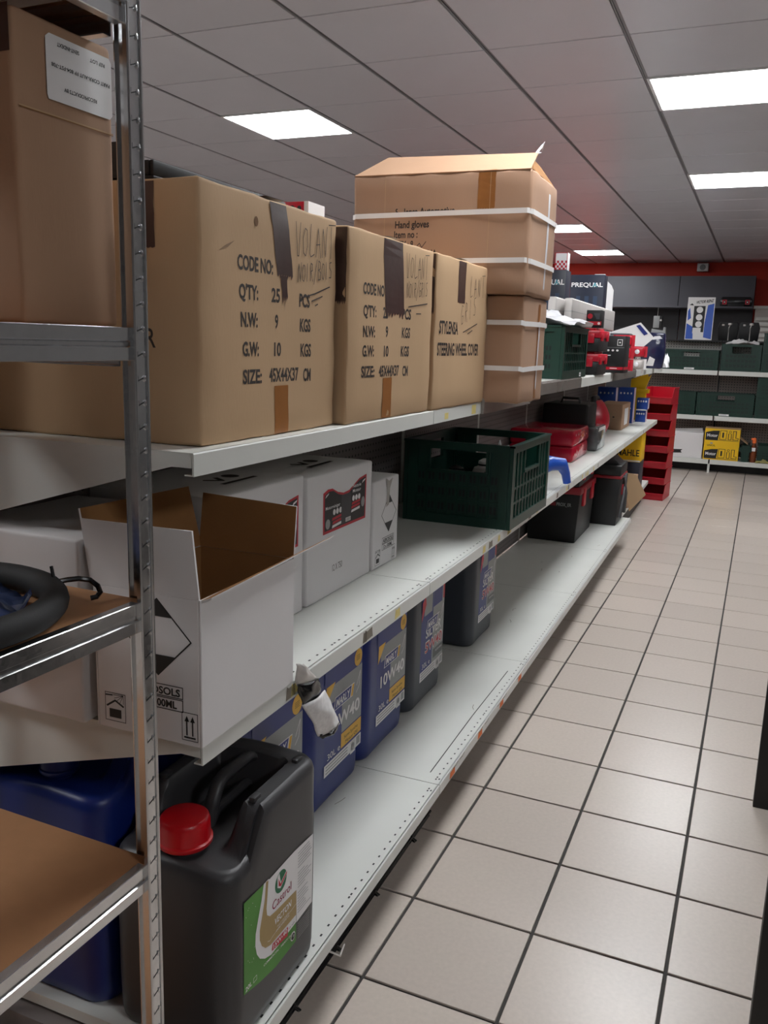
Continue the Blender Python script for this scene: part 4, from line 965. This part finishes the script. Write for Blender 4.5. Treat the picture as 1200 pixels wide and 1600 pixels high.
t = gthing('cardboard_sleeve', 'grey card sleeve standing under the white spray bottle', 'box', -.885, 5.66, Z2); box('sleeve_body', M_GREYL, t, -.05, .05, -.06, .06, 0, .356, .002); box('sleeve_lid', M_GREYP, t, -.051, .051, -.061, .061, .33, .3565)
# blister packs, sheets and bags by the far end of the top shelf
k = 0
for (u, v, z, mm, lab) in ((-.725, 5.62, 0, M_RED, 'red blister pack at the shelf edge beside the black product box, lowest of three'), (-.725, 5.62, .075, M_RED, 'red blister pack beside the black product box, middle of three'), (-.725, 5.62, .15, M_RED, 'red blister pack beside the black product box, topmost of three'), (-.70, 6.15, .0, M_SILV, 'clear blister pack of small silvery parts on the top shelf'), (-.70, 6.15, .085, M_RED, 'large red blister pack on top of the silvery one')):
    t = gthing('blister_pack', lab, 'blister pack', u, v, Z2+z, 0, 'blister packs on the top shelf')
    box('backing_card', M_WHITE if mm is M_SILV else M_REDL, t, -.075, .06, .03, .034, 0, .072); b = MB(); b.box(-.06, .045, -.03, .03, .004, .068); b.build('blister_shell', mm, t, bevel=.014, bseg=3); b = MB(); b.lathe([(.016, .0), (.016, .006), (.01, .01)], 12, (0, 0, 0)); o = b.build('product_knob', M_PLAST, t, smooth=True); o.location = (.0, -.03, .036); o.rotation_euler = (math.pi/2, 0, 0)
t = gthing('bagged_overall', 'dark navy garment in clear wrap standing at the far end of the top shelf', 'garment', -.665, 6.75, Z2); b = MB(); b.prism([(-.07, 0), (.08, 0), (.095, .12), (.085, .26), (-.05, .265), (-.08, .13)], 'y', -.05, .05); b.build('folded_cloth', mat('navy_wrapped_cloth', (34, 38, 70), .15, 0, .3, 20, .6, 30), t, bevel=.012); p = Print(); p.poly([(-.03, .02), (.02, .02), (.03, .07), (-.01, .09)], M_WHITE); p.poly([(.0, .21), (.07, .22), (.05, .24), (.01, .235)], M_PLAST, 1); p.build('wrap_glints', t, (0, -.05, 0), **FN)
t = gthing('printed_sheet', 'white printed sheet with navy corner propped up at the far top shelf', 'sheet', -.76, 6.45, Z2+.19); b = MB(); slab(b, (-.22, 0, .05), (.03, 0, .135), (.13, 0, .03), (-.1, 0, -.185), .003); b.build('sheet_board', M_WHITE, t); p = Print(); p.poly([(.0, .112), (.026, .12), (.085, .058), (.06, .045)], M_BLUEL); p.build('sheet_print', t, (0, -.0035, 0), **FN)
t = gthing('grey_tray', 'flat grey tray behind the red blister packs on the top shelf', 'tray', -.79, 6.0, Z2); box('tray_body', M_GREYL, t, -.12, .05, -.08, .08, 0, .24, .004); box('tray_rim', M_GREYP, t, -.125, .055, -.085, .085, .225, .235)
bag('plastic_bag', 'small white tied bag hanging past the far end of the top shelf', G(-.66, 7.35, Z2), .07, .08, .2, M_PLAST, 8)
t = gthing('price_tag', 'small round price tag hanging off the far top shelf rail', 'price tag', -.700, 6.5, Z2-.02); b = MB(); b.prism([(.02*math.cos(a*.5236), .03*math.sin(a*.5236)) for a in range(12)], 'x', 0, .001); b.build('tag_disc', M_WHITE, t); p = Print(); p.disc(0, 0, .009, M_REDL, 0, .014, 10); p.build('tag_print', t, (.001, 0, 0), **FA)

# ---------------------------------------------------------------- further along the middle shelf
t = gthing('pouring_spout', 'bright blue plastic funnel with a drooping spout behind the large green crate', 'funnel', -.80, 3.66, ZM)
b = MB(); b.lathe([(.02, 0), (.055, .004), (.06, .03), (.06, .075), (.05, .10), (.03, .115)], 20, (-.02, 0, 0)); b.build('funnel_body', M_BLUEB, t, smooth=True)
b = MB(); b.tube([(-.01, .02, .085), (.045, .07, .112), (.085, .12, .105), (.10, .15, .06), (.107, .16, .018)], [.036, .034, .03, .02, .018], 10); b.build('spout', M_BLUEB, t, smooth=True)
bag('plastic_bag', 'clear crinkled bag between the green crate and the blue funnel', G(-.95, 3.72, ZM), .09, .13, .19, M_PLAST, 5)
for k, lab in enumerate(('lower shrink wrapped red case on the middle shelf', 'upper shrink wrapped red case on the middle shelf')):
    t = gthing('red_case', lab, 'case', -1.0, 4.88, ZM+k*.086, 0, 'shrink wrapped red cases'); b = MB(); b.box(-.178, .178, -.235, .235, 0, .085); b.build('case_body', mat('wrapped_red', (182, 16, 46), .12, 0, .06, 6, .5, 25), t, bevel=.016, bseg=3)
    p = Print()
    for q in range(9):
        x = R_.uniform(-.2, .2); z = R_.uniform(.02, .07); p.poly([(x, z), (x+R_.uniform(.004, .014), z+R_.uniform(-.008, .012)), (x+.004, z+.016)], M_PLAST)
    p.build('wrap_creases', t, (.1785, 0, 0), **FA)
t = gthing('black_case', 'black hard case standing behind the red cases on the middle shelf', 'case', -1.0, 5.5, ZM); box('case_body', M_BLK, t, -.15, .13, -.17, .17, 0, .275, .015, bseg=3); b = MB(); b.tube([(-.06, -.05, .27), (-.05, -.05, .305), (.05, -.05, .305), (.06, -.05, .27)], .009, 8); b.build('case_handle', M_BLKP, t, smooth=True); p = Print(); p.rect(-.12, .02, .1, .05, M_GREYP); p.rect(-.1, .08, .02, .1, mat('faint_red_print', (90, 30, 36), .5)); p.build('case_print', t, (.13, 0, 0), **FA)
t = gthing('wrapped_bundle', 'silver grey shrink wrapped bundle beside the red cases', 'bundle', -.84, 5.42, ZM); b = MB(); b.box(-.018, .05, -.16, .16, 0, .145); b.build('bundle_body', mat('wrapped_grey', (96, 98, 100), .12, .2, .3, 20, .6, 30), t, bevel=.016, bseg=3); p = Print(); p.poly([(-.15, .12), (.14, .12), (.12, .14), (-.12, .143)], M_PLAST); p.build('bundle_wrap', t, (.0505, 0, 0), **FA)
t = gthing('red_black_bag', 'black and red fabric bag in front of the brown carton on the middle shelf', 'bag', -.935, 6.12, ZM)
b = MB(); n = 14; V = []; F = []
for j in range(11):
    a = j/10; z = .26*a; w_ = .075*(math.sin(math.pi*(.12+a*.8))**.6); d_ = .2*(math.sin(math.pi*(.15+a*.75))**.5)
    for k in range(n): q = 2*math.pi*k/n; V.append((w_*math.cos(q)+.01*math.sin(a*4), d_*math.sin(q), z))
for j in range(10):
    for k in range(n): F.append((j*n+k, j*n+(k+1) % n, (j+1)*n+(k+1) % n, (j+1)*n+k))
F += [tuple(range(n))[::-1], tuple(10*n+k for k in range(n))]
b.add(V, F); b.build('bag_body', M_RED, t, smooth=True)
b = MB(); b.tube([(-.01, -.17, .1), (.0, -.17, .2), (-.02, -.08, .275), (-.02, .06, .275), (.0, .15, .2)], .02, 8); b.build('bag_strap', M_BLK, t, smooth=True); b = MB(); b.box(-.13, -.055, -.2, .16, 0, .25); b.build('bag_back', M_BLK, t, bevel=.02)
t = gthing('brown_carton', 'small closed brown carton on the middle shelf near the red bins', 'carton', -.945, 7.05, ZM); bd, da, dn = carton_body('carton_body', M_CARD2, t, .19, .48, .197, seed=31, amp=.003)
p = Print(); p.disc(.03, .1, .008, M_INK, 0, .006, 8); p.rect(-.03, .098, .0, .106, M_INK); p.build('printing', bd, (0, -.24, 0), disp=dn, **FN); p = Print(); p.rect(-.1, .03, .1, .16, M_WHITE); p.build('white_label', bd, (.095, 0, 0), disp=da, **FA)
BG = 'royal blue parts boxes on the middle shelf'
for (u, v, z, wd, h, lab) in ((-.925, 7.62, 0, .13, .30, 'tall royal blue parts box just right of the brown carton'), (-1.07, 7.5, 0, .15, .30, 'tall royal blue parts box in the shadow behind the brown carton'), (-.815, 7.82, 0, .085, .10, 'lower small blue and white parts box at the end of the middle shelf'), (-.81, 7.84, .11, .095, .095, 'upper small blue and white parts box at the end of the middle shelf')):
    t = gthing('parts_box', lab, 'box', u, v, ZM+z, 0, BG); box('box_body', M_BLUEC, t, -wd/2, wd/2, -.06, .06, 0, h, .002); p = Print()
    for q in range(4): p.disc(-wd*.34+wd*.22*q, h*.72 if h < .2 else h*.84, .007, M_WHITE, 0, .009, 8)
    if h > .2:
        for q in range(4): p.disc(-wd*.34+wd*.22*q, h*.42, .006, M_WHITE, 0, .007, 8)
    p.build('box_print', t, (0, -.06, 0), **FN); p = Print(); p.rect(-.059, .002, .059, h-.002, mat('pale_lilac_card', (206, 188, 200), .5)); p.build('box_side', t, (wd/2, 0, 0), **FA)
t = gthing('paper_leaflet', 'white paper slip squeezed between the two small blue boxes', 'paper', -.815, 7.82, ZM+.1005); b = MB(); b.prism([(-.04, 0), (.045, .0), (.05, .0035), (.01, .008), (-.04, .004)], 'y', -.075, .03); b.build('leaflet', M_WHITE, t); box('leaflet_fold', M_WHITE, t, -.03, .03, -.07, .03, .0055, .0085)
t = gthing('yellow_box', 'yellow carton peeking out under the far end of the top shelf', 'carton', -.87, 8.02, ZM+.0); box('box_body', M_YEL, t, -.075, .06, -.05, .05, 0, .24, .003); box('box_lid', M_YEL, t, -.08, .085, -.055, .055, .24, .275, .003); b = MB(); b.prism([(-.075, .276), (.05, .276), (.09, .40), (.07, .38), (.06, .41), (-.075, .36)], 'y', -.03, .03); b.build('box_flap', M_YEL, t)

# ---------------------------------------------------------------- further along the bottom shelf
t = gthing('tool_box', 'big black and red lidded tool box lettered across its front on the bottom shelf', 'tool box', -1.012, 5.44, ZB)
b = MB(); b.prism([(-.15, 0), (.145, 0), (.16, .30), (-.16, .30)], 'y', -.27, .27); b.build('box_body', M_BLK, t, bevel=.008)
box('box_lid', mat('dark_red_plastic', (134, 16, 30), .4), t, -.163, .166, -.276, .276, .30, .345, .008)
box('top_case', M_BLK, t, -.15, .15, -.26, .26, .346, .425, .008); box('top_lid', M_RED, t, -.155, .155, -.265, .265, .426, .455, .008)
for y in (-.15, .15): box('latch', M_RED, t, .155, .172, y-.035, y+.035, .22, .33, .004); box('latch', M_RED, t, .148, .162, y-.03, y+.03, .38, .44, .004)
p = Print(); p.text('PROX_ER', .02, .225, .020, M_GREYL, 0, .09, .02); p.rect(-.06, .224, .015, .246, mat('toolbox_red_print', (120, 20, 34), .5), 1); p.build('box_print', t, (0, -.27, 0), (1, 0, 0), (0, -.0, 1), (0, -1, 0))
t = gthing('tool_box', 'tall black wheeled tool box standing beside the lettered tool box', 'tool box', -.83, 6.02, ZB)
b = MB(); b.prism([(-.11, 0), (.115, 0), (.125, .32), (-.12, .32)], 'y', -.17, .155); b.build('box_body', M_BLK, t, bevel=.008); box('box_lid', mat('dark_red_plastic', (134, 16, 30), .4), t, -.122, .128, -.174, .159, .32, .34, .004); box('upper_drawer', M_BLK, t, -.12, .125, -.17, .155, .341, .41, .008); b = MB(); b.prism([(-.1, .41), (.11, .41), (.06, .455), (-.06, .455)], 'y', -.11, .10); b.build('top_grip', M_BLKP, t, bevel=.006)
b = MB()
for y in (-.12, .12): b.tube([(.13, y, .05), (.14, y*.4, .2), (.13, -y*.5, .33)], .012, 6)
b.build('cross_strap', M_BLKP, t, smooth=True); b = MB(); b.box(.116, .13, -.06, .05, .2, .27); b.build('side_badge', mat('dark_red_plastic', (134, 16, 30), .4), t, bevel=.003)
t = gthing('open_brown_carton', 'brown carton with a hanging open flap at the far end of the bottom shelf', 'carton', -.80, 6.86, ZB+.0005)
b = MB(); b.box(-.12, .075, -.28, .28, 0, .19); b.build('carton_body', M_CARD2, t, bevel=.004); b = MB(); slab(b, (.0, -.285, .28), (.12, -.30, .26), (.20, -.315, .12), (.09, -.30, -.02)); b.build('hanging_flap', M_CARD, t); b = MB(); slab(b, (-.118, -.282, .19), (.0, -.285, .28), (.09, -.30, .0), (.073, -.283, .01)); b.build('side_flap', M_CARD2, t)
t = gthing('yellow_parts_box', 'yellow box lettered MAHLE stored behind the tall black tool box', 'box', -.855, 7.32, ZB); box('box_body', M_YEL, t, -.13, .13, -.15, .15, .28, .50, .003); box('lower_box', M_DARKBLUE, t, -.13, .13, -.15, .15, 0, .28, .003); p = Print(); p.text('MAHLE', -.06, .33, .05, M_BLK, 0, .18, .02); p.rect(-.13, .283, .13, .295, M_WHITE); p.build('box_print', t, (0, -.15, 0), **FN)

# red stacking bins on the floor at the end of the aisle shelving
BW, BD_, BH = .245, .36, .148
def bin_mesh():
    b = MB(); t = .004
    side = [(-BD_/2, .0), (BD_/2, .0), (BD_/2, BH*.98), (-BD_/2+.09, BH*.98), (-BD_/2+.02, BH*.42), (-BD_/2-.015, BH*.42)]
    b.prism(side, 'x', -BW/2, -BW/2+t); b.prism(side, 'x', BW/2-t, BW/2)
    b.box(-BW/2+t, BW/2-t, -BD_/2, BD_/2, 0, t); b.box(-BW/2+t, BW/2-t, BD_/2-t, BD_/2, t, BH*.98)
    b.prism([(-BD_/2, 0), (-BD_/2+t, 0), (-BD_/2-.015+t, BH*.42), (-BD_/2-.015, BH*.42)], 'x', -BW/2+t, BW/2-t)
    return b.mesh('bin_body', M_REDBIN, bevel=.0012, bseg=1)
def bin_rim():
    b = MB(); b.box(-BW/2-.004, BW/2+.004, -BD_/2-.024, -BD_/2-.010, BH*.38, BH*.44)
    for s in (-1, 1): b.box(s*BW/2-.005, s*BW/2+.005, -BD_/2+.09, BD_/2, BH*.94, BH)
    return b.mesh('bin_rim', M_REDBIN, bevel=.001, bseg=1)
bm_, br_ = bin_mesh(), bin_rim()
BL = ['topmost red stacking bin of the tower at the end of the shelving', 'second red stacking bin from the top of the tower', 'third red stacking bin from the top of the tower', 'fourth red stacking bin from the top, middle of the tower', 'third red stacking bin from the floor in the tower', 'second red stacking bin from the floor in the tower', 'lowest red stacking bin standing on the floor tiles']
for k in range(7):
    t = thing('stacking_bin', BL[k], 'bin', (-.835, 8.40, (6-k)*(BH+.0005)+.001), -.07, 'red stacking bins'); inst('bin_body', bm_, t); inst('bin_rim', br_, t)

# ---------------------------------------------------------------- cross gondola at the end of the aisle
YB = 10.54
bg = thing('cross_gondola', 'white gondola shelving standing across the end of the aisle with green crates', 'shelving', (0, 0, 0))
XB = [-1.45, -.46, .53, 1.52]
for i in range(3):
    x0, x1 = XB[i]+.008, XB[i+1]-.008
    for z, m in ((.15, M_PAINT), (.655, M_PAINT), (1.168, M_PAINT)):
        b = MB(); b.box(x0, x1, YB+.004, YB+.42, z-.004, z); b.box(x0, x1, YB, YB+.004, z-.05, z); b.box(x0, x1, YB+.004, YB+.02, z-.05, z-.047); b.build('shelf', m, bg)
    for z0, z1, m in ((.16, .65, M_PEGB), (.66, 1.16, M_PEGB), (1.17, 1.49, M_PEGW)): box('back_panel', m, bg, x0, x1, YB+.425, YB+.435, z0, z1)
    box('top_shelf', M_BLK, bg, x0, x1, YB+.25, YB+.62, 1.492, 1.51)
for x in XB:
    box('upright', M_BLK, bg, x-.008, x+.008, YB+.40, YB+.44, 0, 1.5); b = MB(); b.box(x-.012, x+.012, YB+.01, YB+.05, 0, .10); b.build('foot', M_PAINT, bg); box('base_bar', M_BLK, bg, x-.01, x+.01, YB+.05, YB+.42, .01, .1)
box('under_shelf_dark', M_BLK, bg, XB[0], XB[-1], YB+.2, YB+.21, 0, .14)
GG = 'green crates on the cross gondola'
def bcrate(lab, x0, x1, z, h, tagged=False, d=.36, cat='crate'):
    t = thing('folding_crate', lab, cat, ((x0+x1)/2, YB+.03+d/2, z), 0, GG); crate(t, d, x1-x0, h, (0, -d/2-.001, 0) if tagged else None); return t
bcrate('shallow green crate with a white strip on the upper back shelf', -1.085, -.475, 1.168, .23, True)
bcrate('green crate heaped with white paper on the upper shelf at the end of the aisle', -.445, -.03, 1.168, .30)
bcrate('lower green crate of the pair at the right end of the upper back shelf', -.02, .50, 1.168, .21); bcrate('upper green crate of the pair at the right end of the upper back shelf', -.02, .50, 1.379, .22)
bcrate('green crate half hidden by the red bins on the second back shelf', -1.27, -.675, .655, .26)
bcrate('wide green crate with a white strip in the middle of the second back shelf', -.66, -.05, .655, .26, True)
bcrate('lower green crate at the right end of the second back shelf', -.035, .50, .655, .23); bcrate('upper green crate at the right end of the second back shelf', -.035, .50, .886, .22)
bcrate('narrow green crate between the oil carton and the bottle on the lowest back shelf', -.125, -.045, .15, .19); bcrate('green crate at the right end of the lowest back shelf', .045, .50, .15, .2)
bag('paper_heap', 'heap of crumpled white paper on the green crate at the end of the aisle', Vector((-.24, YB+.2, 1.4685)), .17, .14, .06, M_WHITE, 9, 0, 'paper')
t = thing('white_carton', 'white open carton on the lowest back shelf beside the yellow oil carton', 'carton', (-.76, YB+.2, .15)); bd, da, dn = carton_body('carton_body', M_WHITEC, t, .42, .3, .30, seed=41, amp=.003)
p = Print(); p.poly([(-.16, .045), (-.01, .055), (-.025, .075), (-.005, .095), (-.16, .09)], M_BLACKINK); p.build('printed_mark', bd, (0, -.15, 0), disp=dn, **FN); b = MB(); slab(b, (-.2, -.14, .30), (.2, -.14, .305), (.19, -.06, .345), (-.19, -.06, .32)); b.build('lid_flap', M_WHITEC, t)
t = thing('oil_carton', 'yellow and black carton lettered Motor OIL twice on the lowest back shelf', 'carton', (-.345, YB+.18, .15), .0); box('carton_body', M_YEL, t, -.19, .19, -.13, .13, 0, .36, .003); p = Print()
for y0 in (.012, .225):
    p.poly([(-.18, y0), (.18, y0), (.18, y0+.105), (-.02, y0+.115), (-.1, y0+.11), (-.18, y0+.09)], M_BLACKINK); p.text('Motor', -.165, y0+.04, .034, M_WHITE, 1, .115, .02)
    p.poly([(-.045, y0+.005), (.185, y0+.005), (.185, y0+.125), (-.03, y0+.125)], M_YEL, 1)
    for (a, b) in ((-.03, .045),): p.poly([(a, y0+.012), (b, y0+.012), (b+.004, y0+.118), (a+.004, y0+.118)], M_BLACKINK, 2); p.poly([(a+.006, y0+.018), (b-.006, y0+.018), (b-.002, y0+.112), (a+.01, y0+.112)], M_YEL, 3); p.rect(a+.028, y0+.035, b-.028, y0+.095, M_BLACKINK, 4)
    p.rect(.062, y0+.012, .1, y0+.085, M_BLACKINK, 2); p.rect(.07, y0+.018, .092, y0+.082, M_YEL, 3); p.disc(.081, y0+.105, .014, M_BLACKINK, 2); p.disc(.081, y0+.105, .009, M_YEL, 3)
    p.poly([(.112, y0+.012), (.175, y0+.012), (.175, y0+.04), (.15, y0+.04), (.15, y0+.118), (.112, y0+.118)], M_BLACKINK, 2); p.poly([(.119, y0+.019), (.168, y0+.019), (.168, y0+.034), (.142, y0+.034), (.142, y0+.112), (.119, y0+.112)], M_YEL, 3)
p.text('UNIOIL', -.155, .155, .02, M_BLACKINK, 1, .09, .01); p.disc(-.11, .19, .016, M_GREYL, 1, .01); p.build('printing', t, (0, -.13, 0), **FN)
b = MB(); slab(b, (.19, -.13, .27), (.19, .1, .27), (.28, .1, .2), (.28, -.13, .2)); b.build('side_flap', M_CARD, t); b = MB(); slab(b, (-.19, -.125, .36), (.19, -.125, .36), (.19, -.1, .375), (-.19, -.1, .375)); b.build('top_flap', M_CARD, t)
t = thing('spray_bottle', 'amber bottle with orange cap on the lowest back shelf', 'bottle', (.0, YB+.07, .15)); b = MB(); b.lathe([(.03, 0), (.035, .006), (.035, .12), (.03, .15), (.018, .2), (.016, .22)], 16); b.build('bottle_body', M_BROWNB, t, smooth=True); b = MB(); b.lathe([(.02, .22), (.022, .23), (.022, .265), (.012, .28)], 14); b.box(-.035, .01, -.008, .008, .255, .275); b.build('orange_cap', M_ORANGE, t); p = Print(); p.rect(-.02, .13, .02, .17, M_WHITE); p.build('bottle_label', t, (0, -.0355, 0), **FN)
bag('olive_bag', 'small olive printed bag on the lowest back shelf', Vector((.11, YB+.035, .15)), .075, .028, .05, M_OLIVE, 4, 0)
# on the black top shelf
t = thing('gasket_pack', 'blue and white gasket pack standing upright above the back crates', 'package', (-.735, YB+.32, 1.5105), 0, None, -.07); box('pack_board', M_WHITE, t, -.15, .15, 0, .012, 0, .49); p = Print()
p.poly([(.055, .03), (.143, .01), (.143, .42), (.075, .4), (.055, .2)], M_BLUEB); p.poly([(-.143, .01), (-.06, .01), (-.07, .15), (-.143, .19)], M_BLUEB); p.poly([(-.14, .33), (-.12, .37), (-.1, .25), (-.135, .22)], M_BLUEB)
p.rect(-.075, .09, .05, .39, M_BLACKINK, 1)
for z in (.345, .26, .18): p.disc(-.01, z, .036, M_WHITE, 2)
p.rect(-.07, .075, .02, .14, M_WHITE, 3); p.text('VICTOR REINZ', -.06, .415, .03, M_BLACKINK, 1, .19, .03, .12, .2); p.poly([(-.13, .4), (-.1, .42), (-.08, .395)], M_BLACKINK, 1); p.rect(-.02, .02, .04, .04, M_WHITE, 3); p.build('pack_print', t, (0, 0, 0), **FN)
box('pack_stand', M_BLK, t, -.1, .1, .012, .05, .0, .012)
t = thing('speaker_box', 'pale grey speaker box with an aerial on the black back shelf', 'speaker', (-1.22, YB+.4, 1.5105)); b = MB(); b.prism([(-.06, 0), (.12, 0), (.11, .14), (.085, .14), (.08, .10), (-.05, .12)], 'y', -.05, .08); b.build('grey_stand', M_GREYL, t, bevel=.004); box('speaker_body', M_BLK, t, -.035, .06, -.03, .05, .125, .27, .003); box('grille', M_GREYL, t, -.04, .03, -.036, -.031, .13, .27, .002); b = MB(); b.lathe([(.012, 0), (.012, .01)], 12); o = b.build('knob', M_SILV, t); o.location = (.045, -.03, .22); o.rotation_euler = (math.pi/2, 0, 0); b = MB(); b.tube([(.0, 0, .27), (.0, 0, .37)], .002, 6); b.build('aerial', M_SILV, t)
for x, lab in ((-.42, 'left black hood with chrome stem on the black back shelf'), (-.19, 'right black hood with chrome stem on the black back shelf')):
    t = thing('black_hood', lab, 'lamp', (x, YB+.48, 1.5105)); b = MB(); b.prism([(-.1, 0), (.1, 0), (.115, .15), (.095, .215), (-.095, .215), (-.115, .15)], 'y', -.03, .08); b.build('hood_body', M_BLK, t, bevel=.008); b = MB(); b.tube([(.01, -.06, 0), (.01, -.06, .15), (.02, -.05, .19)], .006, 8); b.lathe([(.022, -.01), (.024, 0), (.022, .012)], 12, (.02, -.055, .19)); b.build('chrome_stem', M_SILV, t, smooth=True); b = MB(); b.lathe([(.015, 0), (.015, .02)], 12, (-.055, -.05, .17)); b.build('chrome_knob', M_SILV, t)
# dark wall unit on the back wall
wu = thing('wall_unit', 'charcoal wall unit with an overhanging header against the red wall', 'wall unit', (0, 0, 0))
for x0, x1 in ((-2.26, -1.195), (-1.185, -.21)):
    box('header_panel', M_WALLD, wu, x0, x1, 13.0, 13.44, 2.0, 2.41); box('back_board', mat('dark_slat_board', (44, 43, 47), .5, 0, .03, 3), wu, x0, x1, 13.36, 13.44, .3, 1.995)
box('ledge', M_WALLD, wu, -2.26, -.21, 12.9, 13.44, 1.975, 1.999); box('plinth', M_BLK, wu, -2.26, -.21, 13.0, 13.44, 0, .3)
t = thing('portable_radio', 'black portable radio with two red rings on the charcoal wall ledge', 'radio', (-.43, 12.945, 2.0)); b = MB(); b.prism([(-.2, .0), (.2, .0), (.205, .08), (.18, .125), (-.18, .125), (-.205, .08)], 'y', -.04, .04); b.build('radio_body', M_BLKG, t, bevel=.006); p = Print()
for x in (-.145, .145): p.rect(x-.028, .025, x+.028, .085, M_RED); p.rect(x-.014, .035, x+.014, .075, M_BLK, 1); p.disc(x, .055, .008, M_WHITE, 2, None, 8)
p.build('radio_rings', t, (0, -.04, 0), **FN); box('radio_grip', M_BLK, t, -.1, .1, -.045, -.02, .0, .035, .004)
t = thing('wall_sensor', 'small white loudspeaker box under the ceiling on the red wall', 'speaker', (-.93, 13.4, 2.5)); box('sensor_body', M_WHITE, t, -.075, .075, -.08, .049, 0, .11, .006); p = Print(); p.disc(0, .055, .04, M_GREYL); p.build('sensor_grille', t, (0, -.08, 0), **FN)
t = thing('white_cabinet', 'white slatted cabinet beside the charcoal wall unit', 'cabinet', (.42, 13.2, 0)); box('cabinet_body', M_WALLW, t, -.6, .6, -.05, .24, 0, 1.98, .004)
for i in range(6): box('slat', M_PAINT, t, -.58, -.3, -.085, -.051, 1.45+i*.075, 1.50+i*.075, .004)
box('cabinet_top', M_PAINT, t, -.62, .62, -.1, .24, 1.981, 2.02)

# ---------------------------------------------------------------- black display stand at the right edge
ds = thing('display_stand', 'black display stand whose end panels show at the right edge', 'display stand', (0, 0, 0))
box('end_panel', M_BLK, ds, .112, .75, 2.668, 2.70, .0, 1.02, .002); box('end_panel', M_BLK, ds, .1035, .75, 1.52, 1.552, .0, .98, .002)
for z in (.25, .6, .9): box('stand_shelf', M_BLK, ds, .36, .74, 1.553, 2.667, z, z+.02)

# ---------------------------------------------------------------- on the storage rack
rb = thing('tall_carton', 'tall brown carton with an upside down white label on the upper rack shelf', 'carton', RK(-1.010, .853, 1.3725), RA); bd, da, dn = carton_body('carton_body', M_CARD2, rb, .385, .162, .35, seed=51, amp=.0015, r=.008)
p = Print(); p.poly([(-.03, .262), (.073, .262), (.078, .267), (.078, .33), (.074, .335), (-.026, .335), (-.032, .33), (-.032, .267)], M_WHITE)
for s, a, b_, wd in (('RECOPRODUCTS BV', .05, .28, .055), ('PART CORR-AUT FP 804-FST-708', .074, .304, .098), ('SENT-INDEXT', .022, .328, .036), ('REF LOT', .066, .326, .026)): p.text(s, a, b_, .0042, M_BLACKINK, 1, wd, .02, 0, 0, True)
p.build('paper_label', bd, (.1925, 0, 0), lift=.0012, **FA); p = Print(); p.stroke([(-.075, .245), (.078, .245)], .0016, M_CARD, 0); p.stroke([(-.075, .2435), (.078, .2435)], .001, M_CARDIN, 0); p.build('crease', bd, (.1925, 0, 0), lift=.0012, **FA)
p = Print(); p.rect(-.1, .3, .19, .35, M_TAPE); p.build('tape', bd, (0, -.081, 0), lift=.001, **FN)
wc = thing('wheel_cover', 'black foam steering wheel cover in its bag lying on the middle rack shelf', 'wheel cover', RK(-.955, .70, .999), RA); 
def torus(Rr, r, z, n=56, seg=14, squ=1.0): return [(Rr*math.cos(2*math.pi*k/n), Rr*math.sin(2*math.pi*k/n)*squ, z+.0*math.sin(k)) for k in range(n)]
b = MB(); b.tube(torus(.166, .0185, .019), .0185, 14, 0, True); b.build('foam_ring', M_RUBBER, wc, smooth=True)
crumple('clear_film', M_GLASSY, wc, 14, 14, lambda a, b: (.138*(a*2-1)*math.sqrt(1-.5*(b*2-1)**2), .138*(b*2-1)*math.sqrt(1-.5*(a*2-1)**2), .018+.012*math.sin(a*9+b*5)*math.sin(b*8)+.004*math.sin(a*25+b*17)), .0008)
b = MB(); b.tube([(.09, .145, .03), (.098, .16, .031), (.104, .175, .03), (.112, .188, .026), (.122, .192, .018), (.130, .188, .011), (.132, .178, .007), (.127, .172, .006)], .0038, 8); b.tube([(.09, .145, .03), (.084, .148, .042), (.08, .15, .05)], .0025, 6); b.build('hang_hook', M_BLKG, wc, smooth=True)
